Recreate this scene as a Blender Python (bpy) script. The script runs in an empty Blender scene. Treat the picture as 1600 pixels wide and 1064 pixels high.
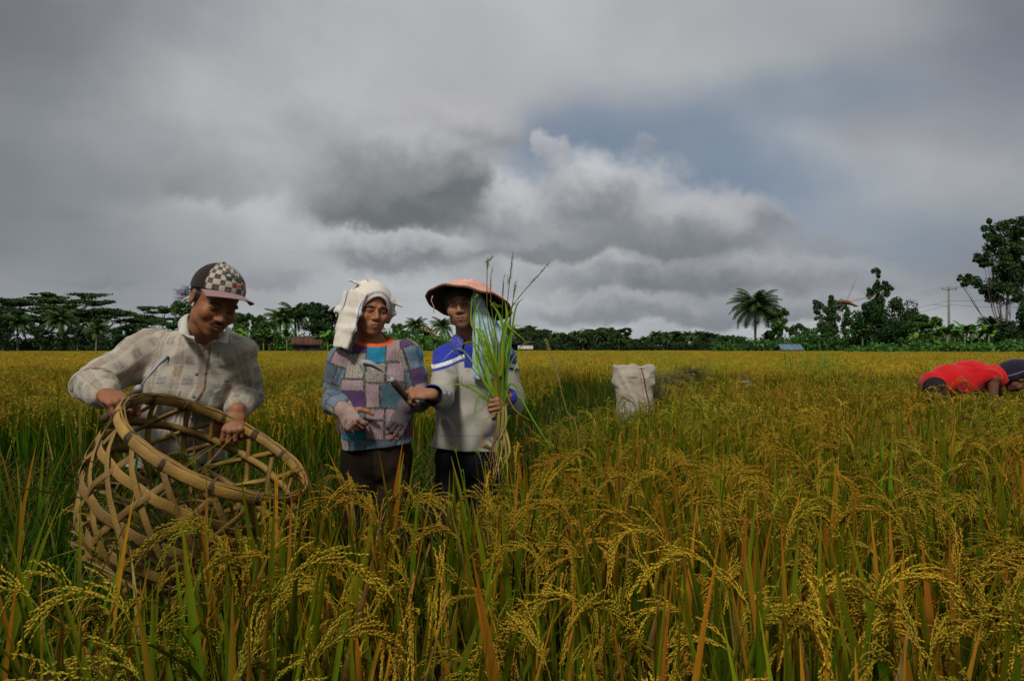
import bpy, bmesh, math, random
import numpy as np
from mathutils import Vector, Matrix
R = math.radians
rng = np.random.default_rng(7)
random.seed(7)
scene = bpy.context.scene
COL = scene.collection

# ------------------------------------------------------------------ camera, world, sun, exposure
CAMZ = 1.25
F = 1022.0                                  # focal length in photo pixels (1600 wide)
cam_d = bpy.data.cameras.new('camera'); cam = bpy.data.objects.new('camera', cam_d); COL.objects.link(cam)
cam_d.sensor_width = 36.0; cam_d.lens = 36.0 * F / 1600.0
cam_d.clip_start = 0.05; cam_d.clip_end = 3000
cam.location = (0, 0, CAMZ); cam.rotation_euler = (R(90.73), 0, 0)
scene.camera = cam
scene.view_settings.view_transform = 'Standard'; scene.view_settings.look = 'None'
scene.view_settings.exposure = 0.0; scene.view_settings.gamma = 1.0
scene.view_settings.use_curve_mapping = False
scene.cycles.use_denoising = True
scene.cycles.max_bounces = 5; scene.cycles.diffuse_bounces = 3; scene.cycles.transmission_bounces = 3
scene.cycles.transparent_max_bounces = 6
scene.cycles.use_adaptive_sampling = True; scene.cycles.adaptive_threshold = 0.02

SUN_EL, SUN_AZ = 47.0, 198.0                # azimuth clockwise from +Y: behind the camera, a little to the left
sun_d = bpy.data.lights.new('sun', 'SUN'); sun = bpy.data.objects.new('sun', sun_d); COL.objects.link(sun)
sun_d.energy = 3.2; sun_d.angle = R(10); sun_d.color = (1.0, 0.95, 0.86)
_d = Vector((math.cos(R(SUN_EL))*math.sin(R(SUN_AZ)), math.cos(R(SUN_EL))*math.cos(R(SUN_AZ)), math.sin(R(SUN_EL))))
sun.rotation_euler = _d.to_track_quat('Z', 'Y').to_euler(); sun.location = _d*50

def srgb(r, g, b):
    f = lambda c: (c/255/12.92) if c/255 <= 0.04045 else ((c/255+0.055)/1.055)**2.4
    return (f(r), f(g), f(b))

class NT:
    """tiny node-building helper"""
    def __init__(s, nt): s.nt = nt
    def n(s, t, **kw):
        nd = s.nt.nodes.new(t)
        for k, v in kw.items(): setattr(nd, k, v)
        return nd
    def put(s, sock, v):
        if isinstance(v, (int, float)): sock.default_value = v
        elif isinstance(v, tuple):
            sock.default_value = (v + (1.0,)) if (len(v) == 3 and len(sock.default_value) == 4) else v
        else: s.nt.links.new(v, sock)
    def m(s, op, a, b=None, c=None, clamp=False):
        nd = s.n('ShaderNodeMath', operation=op, use_clamp=clamp)
        s.put(nd.inputs[0], a)
        if b is not None: s.put(nd.inputs[1], b)
        if c is not None: s.put(nd.inputs[2], c)
        return nd.outputs[0]
    def v(s, op, a, b=None):
        nd = s.n('ShaderNodeVectorMath', operation=op); s.put(nd.inputs[0], a)
        if b is not None: s.put(nd.inputs[1], b)
        return nd.outputs['Value'] if op in ('LENGTH', 'DOT_PRODUCT') else nd.outputs[0]
    def xyz(s, x, y, z=0.0):
        nd = s.n('ShaderNodeCombineXYZ'); s.put(nd.inputs[0], x); s.put(nd.inputs[1], y); s.put(nd.inputs[2], z); return nd.outputs[0]
    def sep(s, v):
        nd = s.n('ShaderNodeSeparateXYZ'); s.put(nd.inputs[0], v); return nd.outputs
    def mix(s, f, a, b, mode='MIX'):
        nd = s.n('ShaderNodeMix', data_type='RGBA', blend_type=mode)
        s.put(nd.inputs[0], f); s.put(nd.inputs[6], a); s.put(nd.inputs[7], b); return nd.outputs[2]
    def ss(s, x, lo, hi):
        nd = s.n('ShaderNodeMapRange', interpolation_type='SMOOTHSTEP', clamp=True)
        s.put(nd.inputs[0], x); nd.inputs[1].default_value = lo; nd.inputs[2].default_value = hi
        return nd.outputs[0]
    def noise(s, vec, scale, detail=4, rough=0.5, lac=2.0, dist=0.0, out='Fac'):
        nd = s.n('ShaderNodeTexNoise'); s.put(nd.inputs['Vector'], vec)
        nd.inputs['Scale'].default_value = scale; nd.inputs['Detail'].default_value = detail
        nd.inputs['Roughness'].default_value = rough; nd.inputs['Lacunarity'].default_value = lac
        nd.inputs['Distortion'].default_value = dist
        return nd.outputs[out]

def build_world():
    w = bpy.data.worlds.new('World'); scene.world = w; w.use_nodes = True
    nt = w.node_tree; nt.nodes.clear(); g = NT(nt)
    out = g.n('ShaderNodeOutputWorld'); bg = g.n('ShaderNodeBackground')
    nt.links.new(bg.outputs[0], out.inputs[0])
    d = g.n('ShaderNodeTexCoord').outputs['Generated']
    x, y, z = g.sep(d)
    ys = g.m('MAXIMUM', y, 0.12)
    u = g.m('DIVIDE', x, ys); v = g.m('DIVIDE', z, ys)
    front = g.ss(y, 0.1, 0.3)
    uv = g.xyz(u, v)
    # high stratus sheet, stretched by perspective
    zs = g.m('ADD', g.m('MAXIMUM', z, 0.0), 0.16)
    sheet = g.xyz(g.m('DIVIDE', x, zs), g.m('DIVIDE', y, zs))
    n1 = g.noise(sheet, 1.1, 5, 0.55, dist=0.5)
    n2 = g.noise(uv, 2.6, 6, 0.55, dist=0.25)
    n3 = g.noise(uv, 7.0, 6, 0.6)
    # clear-air sky behind the clouds (Nishita)
    sky = g.n('ShaderNodeTexSky', sky_type='NISHITA'); sky.sun_disc = False
    sky.sun_elevation = R(SUN_EL); sky.sun_rotation = R(SUN_AZ); sky.air_density = 1.3; sky.dust_density = 3.0
    clear = g.v('MULTIPLY', sky.outputs[0], (0.052, 0.052, 0.052))
    hazed = g.mix(0.80, clear, srgb(122, 139, 160))
    light = srgb(190, 192, 193); mid = srgb(162, 167, 171); dark = srgb(103, 107, 115)
    f1 = g.ss(g.m('ADD', g.m('MULTIPLY', n1, 0.6), g.m('MULTIPLY', n2, 0.5)), 0.36, 0.72)
    strat = g.mix(f1, mid, light)
    # elongated dark belly at the far left, and corner blobs painting lens vignetting into the sky
    def blobmask(cx, cy, rx, ry, warp, lo=1.15, hi=0.35, wn=None):
        a, b = (u, v) if warp else (uw, vw)
        p = g.xyz(g.m('MULTIPLY', g.m('SUBTRACT', a, (cx-800)/F), F/rx), g.m('MULTIPLY', g.m('SUBTRACT', b, (545-cy)/F), F/ry))
        if warp:
            p = g.v('ADD', p, g.v('MULTIPLY', g.v('SUBTRACT', wn, (0.5, 0.5, 0.5)), (warp, warp, 0.0)))
        r = g.v('LENGTH', p)
        nd = g.n('ShaderNodeMapRange', interpolation_type='SMOOTHSTEP', clamp=True)
        g.put(nd.inputs[0], r); nd.inputs[1].default_value = lo; nd.inputs[2].default_value = hi
        return nd.outputs[0], p
    wsoft = g.noise(uv, 2.2, 4, 0.55, out='Color')
    wbil = g.noise(uv, 8.5, 7, 0.62, out='Color')
    uvw = g.v('ADD', uv, g.v('MULTIPLY', g.v('SUBTRACT', wbil, (0.5, 0.5, 0.5)), (0.15, 0.11, 0.0)))
    uvw = g.v('ADD', uvw, g.v('MULTIPLY', g.v('SUBTRACT', wsoft, (0.5, 0.5, 0.5)), (0.10, 0.05, 0.0)))
    uw, vw, _ = g.sep(uvw)
    col = strat
    def lay(col, m, c, a=1.0):
        return g.mix(g.m('MULTIPLY', m, a), col, c)
    for cx, cy, rx, ry, c, a in [
        (20, 300, 400, 330, srgb(108, 114, 120), .8), (1560, 120, 330, 240, srgb(124, 130, 142), .8), (330, 430, 420, 120, srgb(122, 127, 134), .55),
        (-40, 20, 420, 200, srgb(104, 108, 115), .85), (1640, 0, 330, 170, srgb(112, 118, 127), .8), (1660, 480, 260, 160, srgb(112, 119, 128), .7), (690, 60, 420, 110, srgb(170, 170, 175), .5), (800, 160, 360, 90, srgb(171, 170, 174), .55),
        (1500, 400, 260, 120, srgb(124, 130, 140), .7), (1250, 30, 320, 70, srgb(166, 166, 172), .6), (1440, 190, 200, 55, srgb(148, 150, 158), .5)]:
        m, _ = blobmask(cx, cy, rx, ry, 1.0, 1.15, 0.1, wsoft)
        col = lay(col, m, c, a)
    # blue-grey gaps
    for cx, cy, rx, ry, a in [(1060, 230, 330, 110, 1.0), (1200, 300, 260, 90, .8), (900, 240, 150, 90, .85), (1290, 150, 190, 60, .7), (1390, 370, 260, 60, .6), (800, 300, 80, 60, .7)]:
        m, _ = blobmask(cx, cy, rx, ry, 1.5, 1.15, 0.25, wsoft)
        col = lay(col, m, hazed, a*0.85)
    # cumulus: (cx, cy, rx, ry, top colour, base colour, opacity)
    for cx, cy, rx, ry, top, base, a in [
        (250, 240, 190, 75, (136,139,144), (122,127,132), .45), (350, 275, 110, 40, (142,145,148), (116,121,125), .5),
        (690, 200, 150, 62, (172,171,174), (128,131,136), .75), (560, 185, 130, 50, (164,165,168), (146,149,152), .4),
        (860, 225, 26, 30, (180,180,184), (150,152,158), .8), (1010, 215, 26, 16, (150,153,160), (138,142,150), .5),
        (940, 300, 125, 75, (190,190,193), (124,129,134), .97), (1060, 345, 115, 62, (172,172,176), (108,114,120), .93), (770, 330, 85, 62, (185,186,188), (126,131,136), .95),
        (1170, 345, 75, 42, (166,167,171), (122,126,132), .85), (1240, 380, 110, 30, (138,141,147), (126,130,137), .6), (980, 385, 200, 45, (132,136,140), (106,112,116), .8),
        (510, 240, 110, 55, (150,152,155), (124,128,132), .45), (610, 302, 150, 84, (142,146,147), (94,99,102), .92), (700, 262, 66, 62, (176,177,178), (102,107,111), .9), (620, 235, 130, 55, (172,174,175), (126,130,133), .8), (545, 275, 80, 50, (152,154,156), (120,124,127), .45),
        (690, 400, 190, 40, (150,152,155), (100,106,112), .85), (900, 430, 240, 34, (186,186,188), (120,126,132), .8), (1050, 432, 150, 30, (128,132,137), (106,112,118), .7), (860, 400, 70, 22, (120,125,130), (104,110,116), .8),
        (1210, 430, 130, 34, (152,154,158), (112,117,124), .8), (1120, 480, 260, 26, (136,140,146), (112,118,126), .8), (960, 485, 160, 26, (158,160,163), (124,129,136), .75), (620, 385, 130, 20, (196,196,198), (170,172,175), .5), (660, 455, 240, 36, (176,178,181), (166,168,172), .5),
        (1330, 440, 120, 32, (146,149,155), (124,128,136), .65), (160, 440, 70, 10, (116,122,130), (110,116,124), .3), (420, 430, 70, 14, (140,144,150), (128,132,139), .5)]:
        m, p = blobmask(cx, cy, rx, ry, 0, 1.22, 0.56)
        py = g.sep(p)[1]
        t = g.ss(g.m('ADD', py, g.m('MULTIPLY', g.m('SUBTRACT', n3, 0.5), 2.6)), -0.75, 0.95)
        col = lay(col, m, g.mix(t, srgb(*[c_+4 for c_ in base]), srgb(*[min(255, c_+11) for c_ in top])), a)
    # fine texture over everything
    col = g.mix(0.22, col, g.v('MULTIPLY', col, g.xyz(*[g.m('ADD', g.m('MULTIPLY', n2, 0.9), 0.55)]*3)))
    # out of the frame: unseen overcast overhead and behind the camera, toned as fill light
    rest = g.mix(f1, srgb(142, 146, 152), srgb(176, 177, 178))
    inframe = g.m('MULTIPLY', front, g.m('SUBTRACT', 1.0, g.ss(g.m('SUBTRACT', v, 0.0), 0.62, 1.1)))
    inframe = g.m('MULTIPLY', inframe, g.m('SUBTRACT', 1.0, g.ss(g.m('ABSOLUTE', u), 1.0, 1.8)))
    col = g.mix(inframe, rest, col)
    g.put(bg.inputs[0], col); bg.inputs[1].default_value = 1.0
    try: w.cycles.sampling_method = 'MANUAL'; w.cycles.sample_map_resolution = 512
    except Exception: pass
build_world()

# ------------------------------------------------------------------ helpers
def P(px, py, d):
    """a point seen at photo pixel (px, py) at distance d in front of the camera, used to lay the place out"""
    return np.array([(px-800)/F*d, d, CAMZ-(py-545)/F*d])

def mesh_np(name, v, q=None, t=None, col=None, mats=(), smooth=True, uv=None, mi=None):
    me = bpy.data.meshes.new(name)
    v = np.asarray(v, dtype=np.float32)
    q = np.zeros((0, 4), np.int32) if q is None else np.asarray(q, np.int32).reshape(-1, 4)
    t = np.zeros((0, 3), np.int32) if t is None else np.asarray(t, np.int32).reshape(-1, 3)
    me.vertices.add(len(v)); me.vertices.foreach_set('co', v.ravel())
    nl = q.size + t.size; me.loops.add(nl)
    me.loops.foreach_set('vertex_index', np.concatenate([q.ravel(), t.ravel()]))
    me.polygons.add(len(q)+len(t))
    st = np.concatenate([np.arange(len(q))*4, q.size+np.arange(len(t))*3]).astype(np.int32)
    me.polygons.foreach_set('loop_start', st)
    if smooth: me.polygons.foreach_set('use_smooth', np.ones(len(q)+len(t), bool))
    for m in mats: me.materials.append(m)
    if mi is not None: me.polygons.foreach_set('material_index', np.asarray(mi, np.int32))
    if col is not None:
        c = np.asarray(col, np.float32)
        if c.shape[1] == 3: c = np.concatenate([c, np.ones((len(c), 1), np.float32)], 1)
        a = me.color_attributes.new('Col', 'FLOAT_COLOR', 'POINT'); a.data.foreach_set('color', c.ravel())
    me.update(calc_edges=True); me.validate()
    return me

class MB:
    """collects vertices, faces and colours into one mesh"""
    def __init__(s): s.v = []; s.q = []; s.t = []; s.c = []; s.n = 0
    def add(s, v, q=None, t=None, c=(1, 1, 1)):
        v = np.asarray(v, float).reshape(-1, 3)
        if q is not None and len(q): s.q.append(np.asarray(q)+s.n)
        if t is not None and len(t): s.t.append(np.asarray(t)+s.n)
        c = np.asarray(c, float)
        s.c.append(np.broadcast_to(c, (len(v), 3)) if c.ndim == 1 else c)
        s.v.append(v); s.n += len(v)
    def arrays(s):
        return (np.concatenate(s.v), np.concatenate(s.q) if s.q else None, np.concatenate(s.t) if s.t else None, np.concatenate(s.c))
    def mesh(s, name, mats, smooth=True):
        v, q, t, c = s.arrays(); return mesh_np(name, v, q, t, c, mats, smooth)
    def obj(s, name, mats, parent=None, smooth=True):
        return link(name, s.mesh(name, mats if isinstance(mats, (list, tuple)) else [mats], smooth), parent)

def link(name, me, parent=None):
    o = bpy.data.objects.new(name, me); COL.objects.link(o)
    if parent is not None: o.parent = parent; o.matrix_parent_inverse = parent.matrix_world.inverted() if False else Matrix.Translation(-parent.location)
    return o
def tag(o, label=None, cat=None, group=None, kind=None):
    if label: o['label'] = label
    if cat: o['category'] = cat
    if group: o['group'] = group
    if kind: o['kind'] = kind
    return o
def empty(name, loc, label, cat, group=None):
    o = bpy.data.objects.new(name, None); COL.objects.link(o); o.location = tuple(float(a) for a in loc); o.empty_display_size = 0.1
    return tag(o, label, cat, group)

def norm(a): a = np.asarray(a, float); return a/(np.linalg.norm(a, axis=-1, keepdims=True)+1e-12)
def tube(mb, pts, rad, n=8, c=(1, 1, 1), flat=None, cap=True, side=None):
    """tube along pts; rad scalar or per-point; flat=(w,h) multipliers with side vector giving the wide direction"""
    pts = np.asarray(pts, float); k = len(pts); rad = np.broadcast_to(np.asarray(rad, float), (k,))
    T = norm(np.gradient(pts, axis=0)) if k > 2 else norm(np.repeat([pts[1]-pts[0]], 2, 0))
    ref = np.array([0, 0, 1.]) if abs(T[0][2]) < .9 else np.array([1., 0, 0])
    S = []
    s0 = np.cross(T[0], ref)
    for i in range(k):
        s1 = (np.asarray(side[i] if np.ndim(side) == 2 else side, float) if side is not None else s0)
        s1 = s1 - T[i]*np.dot(s1, T[i]); s1 = s1/(np.linalg.norm(s1)+1e-12); S.append(s1); s0 = s1
    S = np.array(S); B = np.cross(T, S)
    a = np.linspace(0, 2*np.pi, n, endpoint=False)
    w, h = flat if flat else (1, 1)
    V = pts[:, None] + rad[:, None, None]*(S[:, None]*np.cos(a)[None, :, None]*w + B[:, None]*np.sin(a)[None, :, None]*h)
    V = V.reshape(-1, 3)
    i, j = np.meshgrid(np.arange(k-1), np.arange(n), indexing='ij')
    j2 = (j+1) % n
    q = np.stack([i*n+j, i*n+j2, (i+1)*n+j2, (i+1)*n+j], -1).reshape(-1, 4)
    t = None
    if cap:
        V = np.concatenate([V, pts[:1], pts[-1:]]); jj = np.arange(n); j3 = (jj+1) % n
        t = np.concatenate([np.stack([jj*0+k*n, j3, jj], -1), np.stack([jj*0+k*n+1, (k-1)*n+jj, (k-1)*n+j3], -1)])
    cc = np.asarray(c, float)
    if cc.ndim == 2:
        cc = np.repeat(cc, n, 0)
        if cap: cc = np.concatenate([cc, cc[:1], cc[-1:]])
    mb.add(V, q, t, cc)
def catmull(pts, n=8):
    p = np.asarray(pts, float); p = np.concatenate([[2*p[0]-p[1]], p, [2*p[-1]-p[-2]]]); o = []
    for i in range(1, len(p)-2):
        t = np.linspace(0, 1, n, endpoint=False)[:, None]
        o.append(0.5*((2*p[i])+(-p[i-1]+p[i+1])*t+(2*p[i-1]-5*p[i]+4*p[i+1]-p[i+2])*t*t+(-p[i-1]+3*p[i]-3*p[i+1]+p[i+2])*t**3))
    return np.concatenate(o+[p[-2:-1]])

def material(name, base=None, rough=0.7, vcol=True, noise=0.0, nscale=20.0, bump=0.0, bscale=60.0, trans=0.0, spec=0.3, rnd=0.0, sheen=0.0, hue=0.0, detail=4):
    m = bpy.data.materials.new(name); m.use_nodes = True; nt = m.node_tree; g = NT(nt)
    b = nt.nodes['Principled BSDF']; o = nt.nodes['Material Output']
    b.inputs['Roughness'].default_value = rough; b.inputs['Specular IOR Level'].default_value = spec
    if sheen: b.inputs['Sheen Weight'].default_value = sheen
    tc = g.n('ShaderNodeTexCoord').outputs['Object']
    if vcol: c = g.n('ShaderNodeAttribute', attribute_name='Col').outputs['Color']
    else:
        rgb = g.n('ShaderNodeRGB'); rgb.outputs[0].default_value = tuple(base)+(1,); c = rgb.outputs[0]
    if vcol and base is not None: c = g.mix(1.0, c, tuple(base), 'MULTIPLY')
    if noise:
        nz = g.noise(tc, nscale, detail, 0.6); f = g.m('ADD', g.m('MULTIPLY', g.m('SUBTRACT', nz, 0.5), 2*noise), 1.0)
        c = g.v('MULTIPLY', c, g.xyz(f, f, f))
    if rnd or hue:
        r = g.n('ShaderNodeObjectInfo').outputs['Random']
        hs = g.n('ShaderNodeHueSaturation'); g.put(hs.inputs['Color'], c)
        g.put(hs.inputs['Value'], g.m('ADD', g.m('MULTIPLY', r, 2*rnd), 1.0-rnd))
        r2 = g.m('FRACT', g.m('MULTIPLY', r, 7.31))
        g.put(hs.inputs['Hue'], g.m('ADD', g.m('MULTIPLY', r2, 2*hue), 0.5-hue)); c = hs.outputs[0]
    g.put(b.inputs['Base Color'], c)
    if bump:
        bn = g.n('ShaderNodeBump'); bn.inputs['Strength'].default_value = bump; bn.inputs['Distance'].default_value = 0.01
        g.put(bn.inputs['Height'], g.noise(tc, bscale, 4, 0.6)); nt.links.new(bn.outputs[0], b.inputs['Normal'])
    if trans:
        tr = g.n('ShaderNodeBsdfTranslucent'); g.put(tr.inputs[0], c)
        mx = g.n('ShaderNodeMixShader'); mx.inputs[0].default_value = trans
        nt.links.new(b.outputs[0], mx.inputs[1]); nt.links.new(tr.outputs[0], mx.inputs[2]); nt.links.new(mx.outputs[0], o.inputs[0])
    return m
# ------------------------------------------------------------------ ground
M_RICE = material('rice_plant', rough=0.62, noise=0.25, nscale=35, trans=0.22, rnd=0.25, hue=0.014, spec=0.03)
_nt = M_RICE.node_tree; _g = NT(_nt); _b0 = _nt.nodes['Principled BSDF']; _src = _b0.inputs['Base Color'].links[0].from_socket      # greener and riper patches across the field
_pos = _g.n('ShaderNodeNewGeometry').outputs['Position']; _nz = _g.ss(_g.noise(_pos, .55, 3, .6), .38, .62)
_c = _g.mix(_nz, _g.v('MULTIPLY', _src, (.80, 1.02, .9)), _g.v('MULTIPLY', _src, (1.16, .98, .8)))
for _n in _nt.nodes:
    if _n.bl_idname in ('ShaderNodeBsdfTranslucent', 'ShaderNodeBsdfPrincipled'): _nt.links.new(_c, _n.inputs[0])
M_GROUND = material('soil', vcol=False, base=(0.035, 0.026, 0.012), rough=0.95, noise=0.5, nscale=3, bump=0.8, bscale=12)
def build_ground():
    # one sheet from the camera to the horizon, finer near the camera
    xs = np.concatenate([-np.geomspace(1500, 6, 26), np.linspace(-5, 5, 41), np.geomspace(6, 1500, 26)])
    ys = np.concatenate([[-300, -60, -10, -3], np.linspace(-2, 14, 65), np.geomspace(16, 2500, 34)])
    X, Y = np.meshgrid(xs, ys, indexing='ij')
    Z = 0.02*np.sin(X*3.1+Y*1.7)*np.cos(Y*2.3-X)*np.exp(-np.hypot(X, Y)/20)
    nx, ny = X.shape
    i, j = np.meshgrid(np.arange(nx-1), np.arange(ny-1), indexing='ij')
    q = np.stack([i*ny+j, (i+1)*ny+j, (i+1)*ny+j+1, i*ny+j+1], -1).reshape(-1, 4)
    tag(link('ground', mesh_np('ground', np.stack([X, Y, Z], -1).reshape(-1, 3), q, mats=[M_GROUND])), kind='structure')
build_ground()

# ------------------------------------------------------------------ rice plants
G1 = np.array((0.012, 0.062, 0.003)); G2 = np.array((0.046, 0.130, 0.005)); YO = np.array((0.36, 0.23, 0.010)); OR = np.array((0.34, 0.155, 0.014)); TAN = np.array((0.40, 0.28, 0.09))
GRA = np.array((0.50, 0.335, 0.036)); GRG = np.array((0.26, 0.28, 0.024)); STEM = np.array((0.14, 0.18, 0.02))

def blade(mb, r, base, az, length, lean, droop, width, seg=7, c0=None, c1=None, tipp=1.5, crease=True, twist=0.0):
    t = np.linspace(0, 1, seg+1)
    th = lean + droop*t**2                                   # angle from vertical
    dl = length/seg
    h = np.concatenate([[0], np.cumsum(np.sin(th[:-1])*dl)]); z = np.concatenate([[0], np.cumsum(np.cos(th[:-1])*dl)])
    d = np.array([math.cos(az), math.sin(az), 0]); s = np.array([-math.sin(az), math.cos(az), 0])
    p = base + h[:, None]*d + z[:, None]*np.array([0, 0, 1.])
    w = width*0.5*np.clip(1-t**2.6, 0, 1)**0.9*(0.5+0.5*np.sin(np.clip(t*2.2, 0, 1)*np.pi/2)); w[-1] = 0.0004
    a = twist*t
    sv = s[None]*np.cos(a)[:, None] + (np.cos(th)[:, None]*d - np.sin(th)[:, None]*np.array([0, 0, 1.]))*np.sin(a)[:, None]
    nrm = np.cross(sv, np.gradient(p, axis=0)); nrm = norm(nrm)
    L = p - sv*w[:, None]; Rr = p + sv*w[:, None]
    k = t[:, None]**tipp
    col = c0*(1-k)+c1*k
    if crease:
        Mid = p + nrm*w[:, None]*0.35
        V = np.stack([L, Mid, Rr], 1).reshape(-1, 3); i = np.arange(seg)[:, None]
        q = np.concatenate([np.stack([i*3+0, i*3+1, i*3+4, i*3+3], -1), np.stack([i*3+1, i*3+2, i*3+5, i*3+4], -1)]).reshape(-1, 4)
        mb.add(V, q, None, np.repeat(col, 3, 0))
    else:
        V = np.stack([L, Rr], 1).reshape(-1, 3); i = np.arange(seg)[:, None]
        q = np.stack([i*2, i*2+1, i*2+3, i*2+2], -1).reshape(-1, 4)
        mb.add(V, q, None, np.repeat(col, 2, 0))
    return p

OCT = np.array([(0, 0, 0), (.5, .5, 0), (.5, 0, .42), (.5, -.5, 0), (.5, 0, -.42), (1, 0, 0)], float)
OCT[1:5, 0] = .42
OCF = np.array([(0, 2, 1), (0, 3, 2), (0, 4, 3), (0, 1, 4), (5, 1, 2), (5, 2, 3), (5, 3, 4), (5, 4, 1)])
DIA = np.array([(0, 0, 0), (.45, .5, 0), (1, 0, 0), (.45, -.5, 0)], float)
def grains(mb, r, pos, dirs, L, W, cols, simple=False):
    pos = np.asarray(pos); dirs = norm(dirs); k = len(pos)
    s = norm(np.cross(dirs, r.normal(size=(k, 3)))); b = np.cross(dirs, s)
    G = DIA if simple else OCT
    L = L*r.uniform(.85, 1.15, k); W = W*r.uniform(.85, 1.15, k)
    V = pos[:, None] + dirs[:, None]*G[None, :, :1]*L[:, None, None] + s[:, None]*G[None, :, 1:2]*W[:, None, None] + b[:, None]*G[None, :, 2:3]*W[:, None, None]
    n = len(G); off = (np.arange(k)*n)[:, None, None]
    c = np.repeat(cols, n, 0)
    if simple: mb.add(V.reshape(-1, 3), (np.array([[0, 1, 2, 3]])[None]+off).reshape(-1, 4), None, c)
    else: mb.add(V.reshape(-1, 3), None, (OCF[None]+off).reshape(-1, 3), c)

def panicle(mb, r, base, az, length, bend, nb, ng, gl, gw, simple=False, ripe=1.0, start=0.25, stem_n=4):
    seg = 12; t = np.linspace(0, 1, seg+1)
    th = start*0.4 + bend*np.clip(t*1.25, 0, 1)**1.2
    dl = length/seg
    h = np.concatenate([[0], np.cumsum(np.sin(th[:-1])*dl)]); z = np.concatenate([[0], np.cumsum(np.cos(th[:-1])*dl)])
    d = np.array([math.cos(az), math.sin(az), 0]); up = np.array([0, 0, 1.])
    p = base+h[:, None]*d+z[:, None]*up
    tan = np.sin(th)[:, None]*d+np.cos(th)[:, None]*up
    rc = (GRA*(ripe)+GRG*(1-ripe))
    tube(mb, p, 0.0010 if not simple else 0.0016, 3, STEM*.7+rc*.4, cap=False)
    pos = []; dr = []
    for b in range(nb):
        tb = 0.18+0.8*b/max(nb-1, 1)+r.uniform(-.02, .02); tb = min(tb, .99)
        k = tb*seg; i = int(k); f = k-i; o = p[i]*(1-f)+p[i+1]*f; tg = tan[i]
        a2 = r.uniform(0, 2*math.pi); side = norm(np.cross(tg, [math.cos(a2), math.sin(a2), .3]))
        bl = length*r.uniform(.34, .50)*(1.15-tb*.6)
        n = max(3, int(ng*(1.1-tb*.45)))
        s = np.linspace(0.1, 1, n)[:, None]
        dirb = norm(tg*1.1+side*0.22*(1-s*.8)+np.array([0, 0, -1.])*s*0.8)
        pts = o+np.cumsum(dirb, 0)*bl/n
        if not simple: tube(mb, np.vstack([o[None], pts[::2]]), 0.0006, 3, rc*.7, cap=False)
        jit = r.normal(size=(n, 3))*0.22
        pos.append(pts); dr.append(dirb+jit)
    pos = np.concatenate(pos); dr = np.concatenate(dr)
    cv = rc[None]*r.uniform(.7, 1.25, (len(pos), 1)); m = r.random(len(pos)) < .18*(1.3-ripe)+.05
    cv[m] = GRG*r.uniform(.8, 1.3)
    grains(mb, r, pos, dr, gl, gw, cv, simple)

def leafcol(r, dry):
    g = G1*(1-(u := r.random()))+G2*u
    x = r.random()
    if x < dry*.4: return TAN*r.uniform(.3, .7), (TAN if r.random() < .6 else OR)*r.uniform(.5, .8), 1
    if x < dry: return g*1.1, OR*r.uniform(.5, .85), r.uniform(.8, 2.2)
    return g*r.uniform(.75, 1.2), (g*.65+YO*.35)*r.uniform(.5, .95), r.uniform(1.8, 5)

def clump(seed, lod=0, nleaf=15, npan=7, H=0.78, dry=0.35, ripe=.8, spread=.055, low=0.0):
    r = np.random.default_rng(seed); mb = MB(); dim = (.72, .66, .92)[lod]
    seg = (8, 5, 3)[lod]
    for i in range(nleaf):
        az = r.uniform(0, 2*math.pi); b = np.array([math.cos(az), math.sin(az), 0])*spread*r.random()**.5
        c0, c1, tp = leafcol(r, dry)
        up = r.random() < .68
        if up: blade(mb, r, b, az, H*r.uniform(.84, 1.18), r.uniform(.02, .20), r.uniform(0, .30), r.uniform(.016, .026)*(1.38 if lod == 0 else 1), seg, c0, c1, tp, lod == 0, r.uniform(-.9, .9))
        else: blade(mb, r, b+np.array([0, 0, H*.3*r.random()]), az, H*r.uniform(.6, .95), r.uniform(.05, .3), r.uniform(.5, 1.9), r.uniform(.008, .014), seg, c0, c1, tp, lod == 0, r.uniform(-1.5, 1.5))
    n_leaf_parts = len(mb.c)
    for i in range(npan):
        az = r.uniform(0, 2*math.pi); b = np.array([math.cos(az), math.sin(az), 0])*spread*r.random()**.5
        h = H*r.uniform(.78-low, 1.03-low); lean = r.uniform(.02, .2)
        top = b+np.array([math.cos(az)*math.sin(lean), math.sin(az)*math.sin(lean), math.cos(lean)])*h
        tube(mb, [b, (b+top)/2+[0, 0, .01], top], 0.0018, 3 if lod else 4, STEM, cap=False)
        if lod == 0: panicle(mb, r, top, az+r.uniform(-.6, .6), r.uniform(.17, .22), r.uniform(2.1, 3.1), 15, 18, .0100, .0039, False, np.clip(ripe+r.uniform(-.3, .3), 0, 1))
        elif lod == 1: panicle(mb, r, top, az, r.uniform(.17, .23), r.uniform(2.0, 3.0), 9, 8, .015, .0068, True, np.clip(ripe+r.uniform(-.3, .3), 0, 1))
        else: panicle(mb, r, top, az, r.uniform(.18, .25), r.uniform(1.3, 2.7), 4, 4, .024, .010, True, np.clip(ripe+r.uniform(-.3, .3), 0, 1))
    for k in range(n_leaf_parts, len(mb.c)): mb.c[k] = mb.c[k]*dim      # near and middle heads darkened in colour to paint a dim foreground
    return mb

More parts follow.
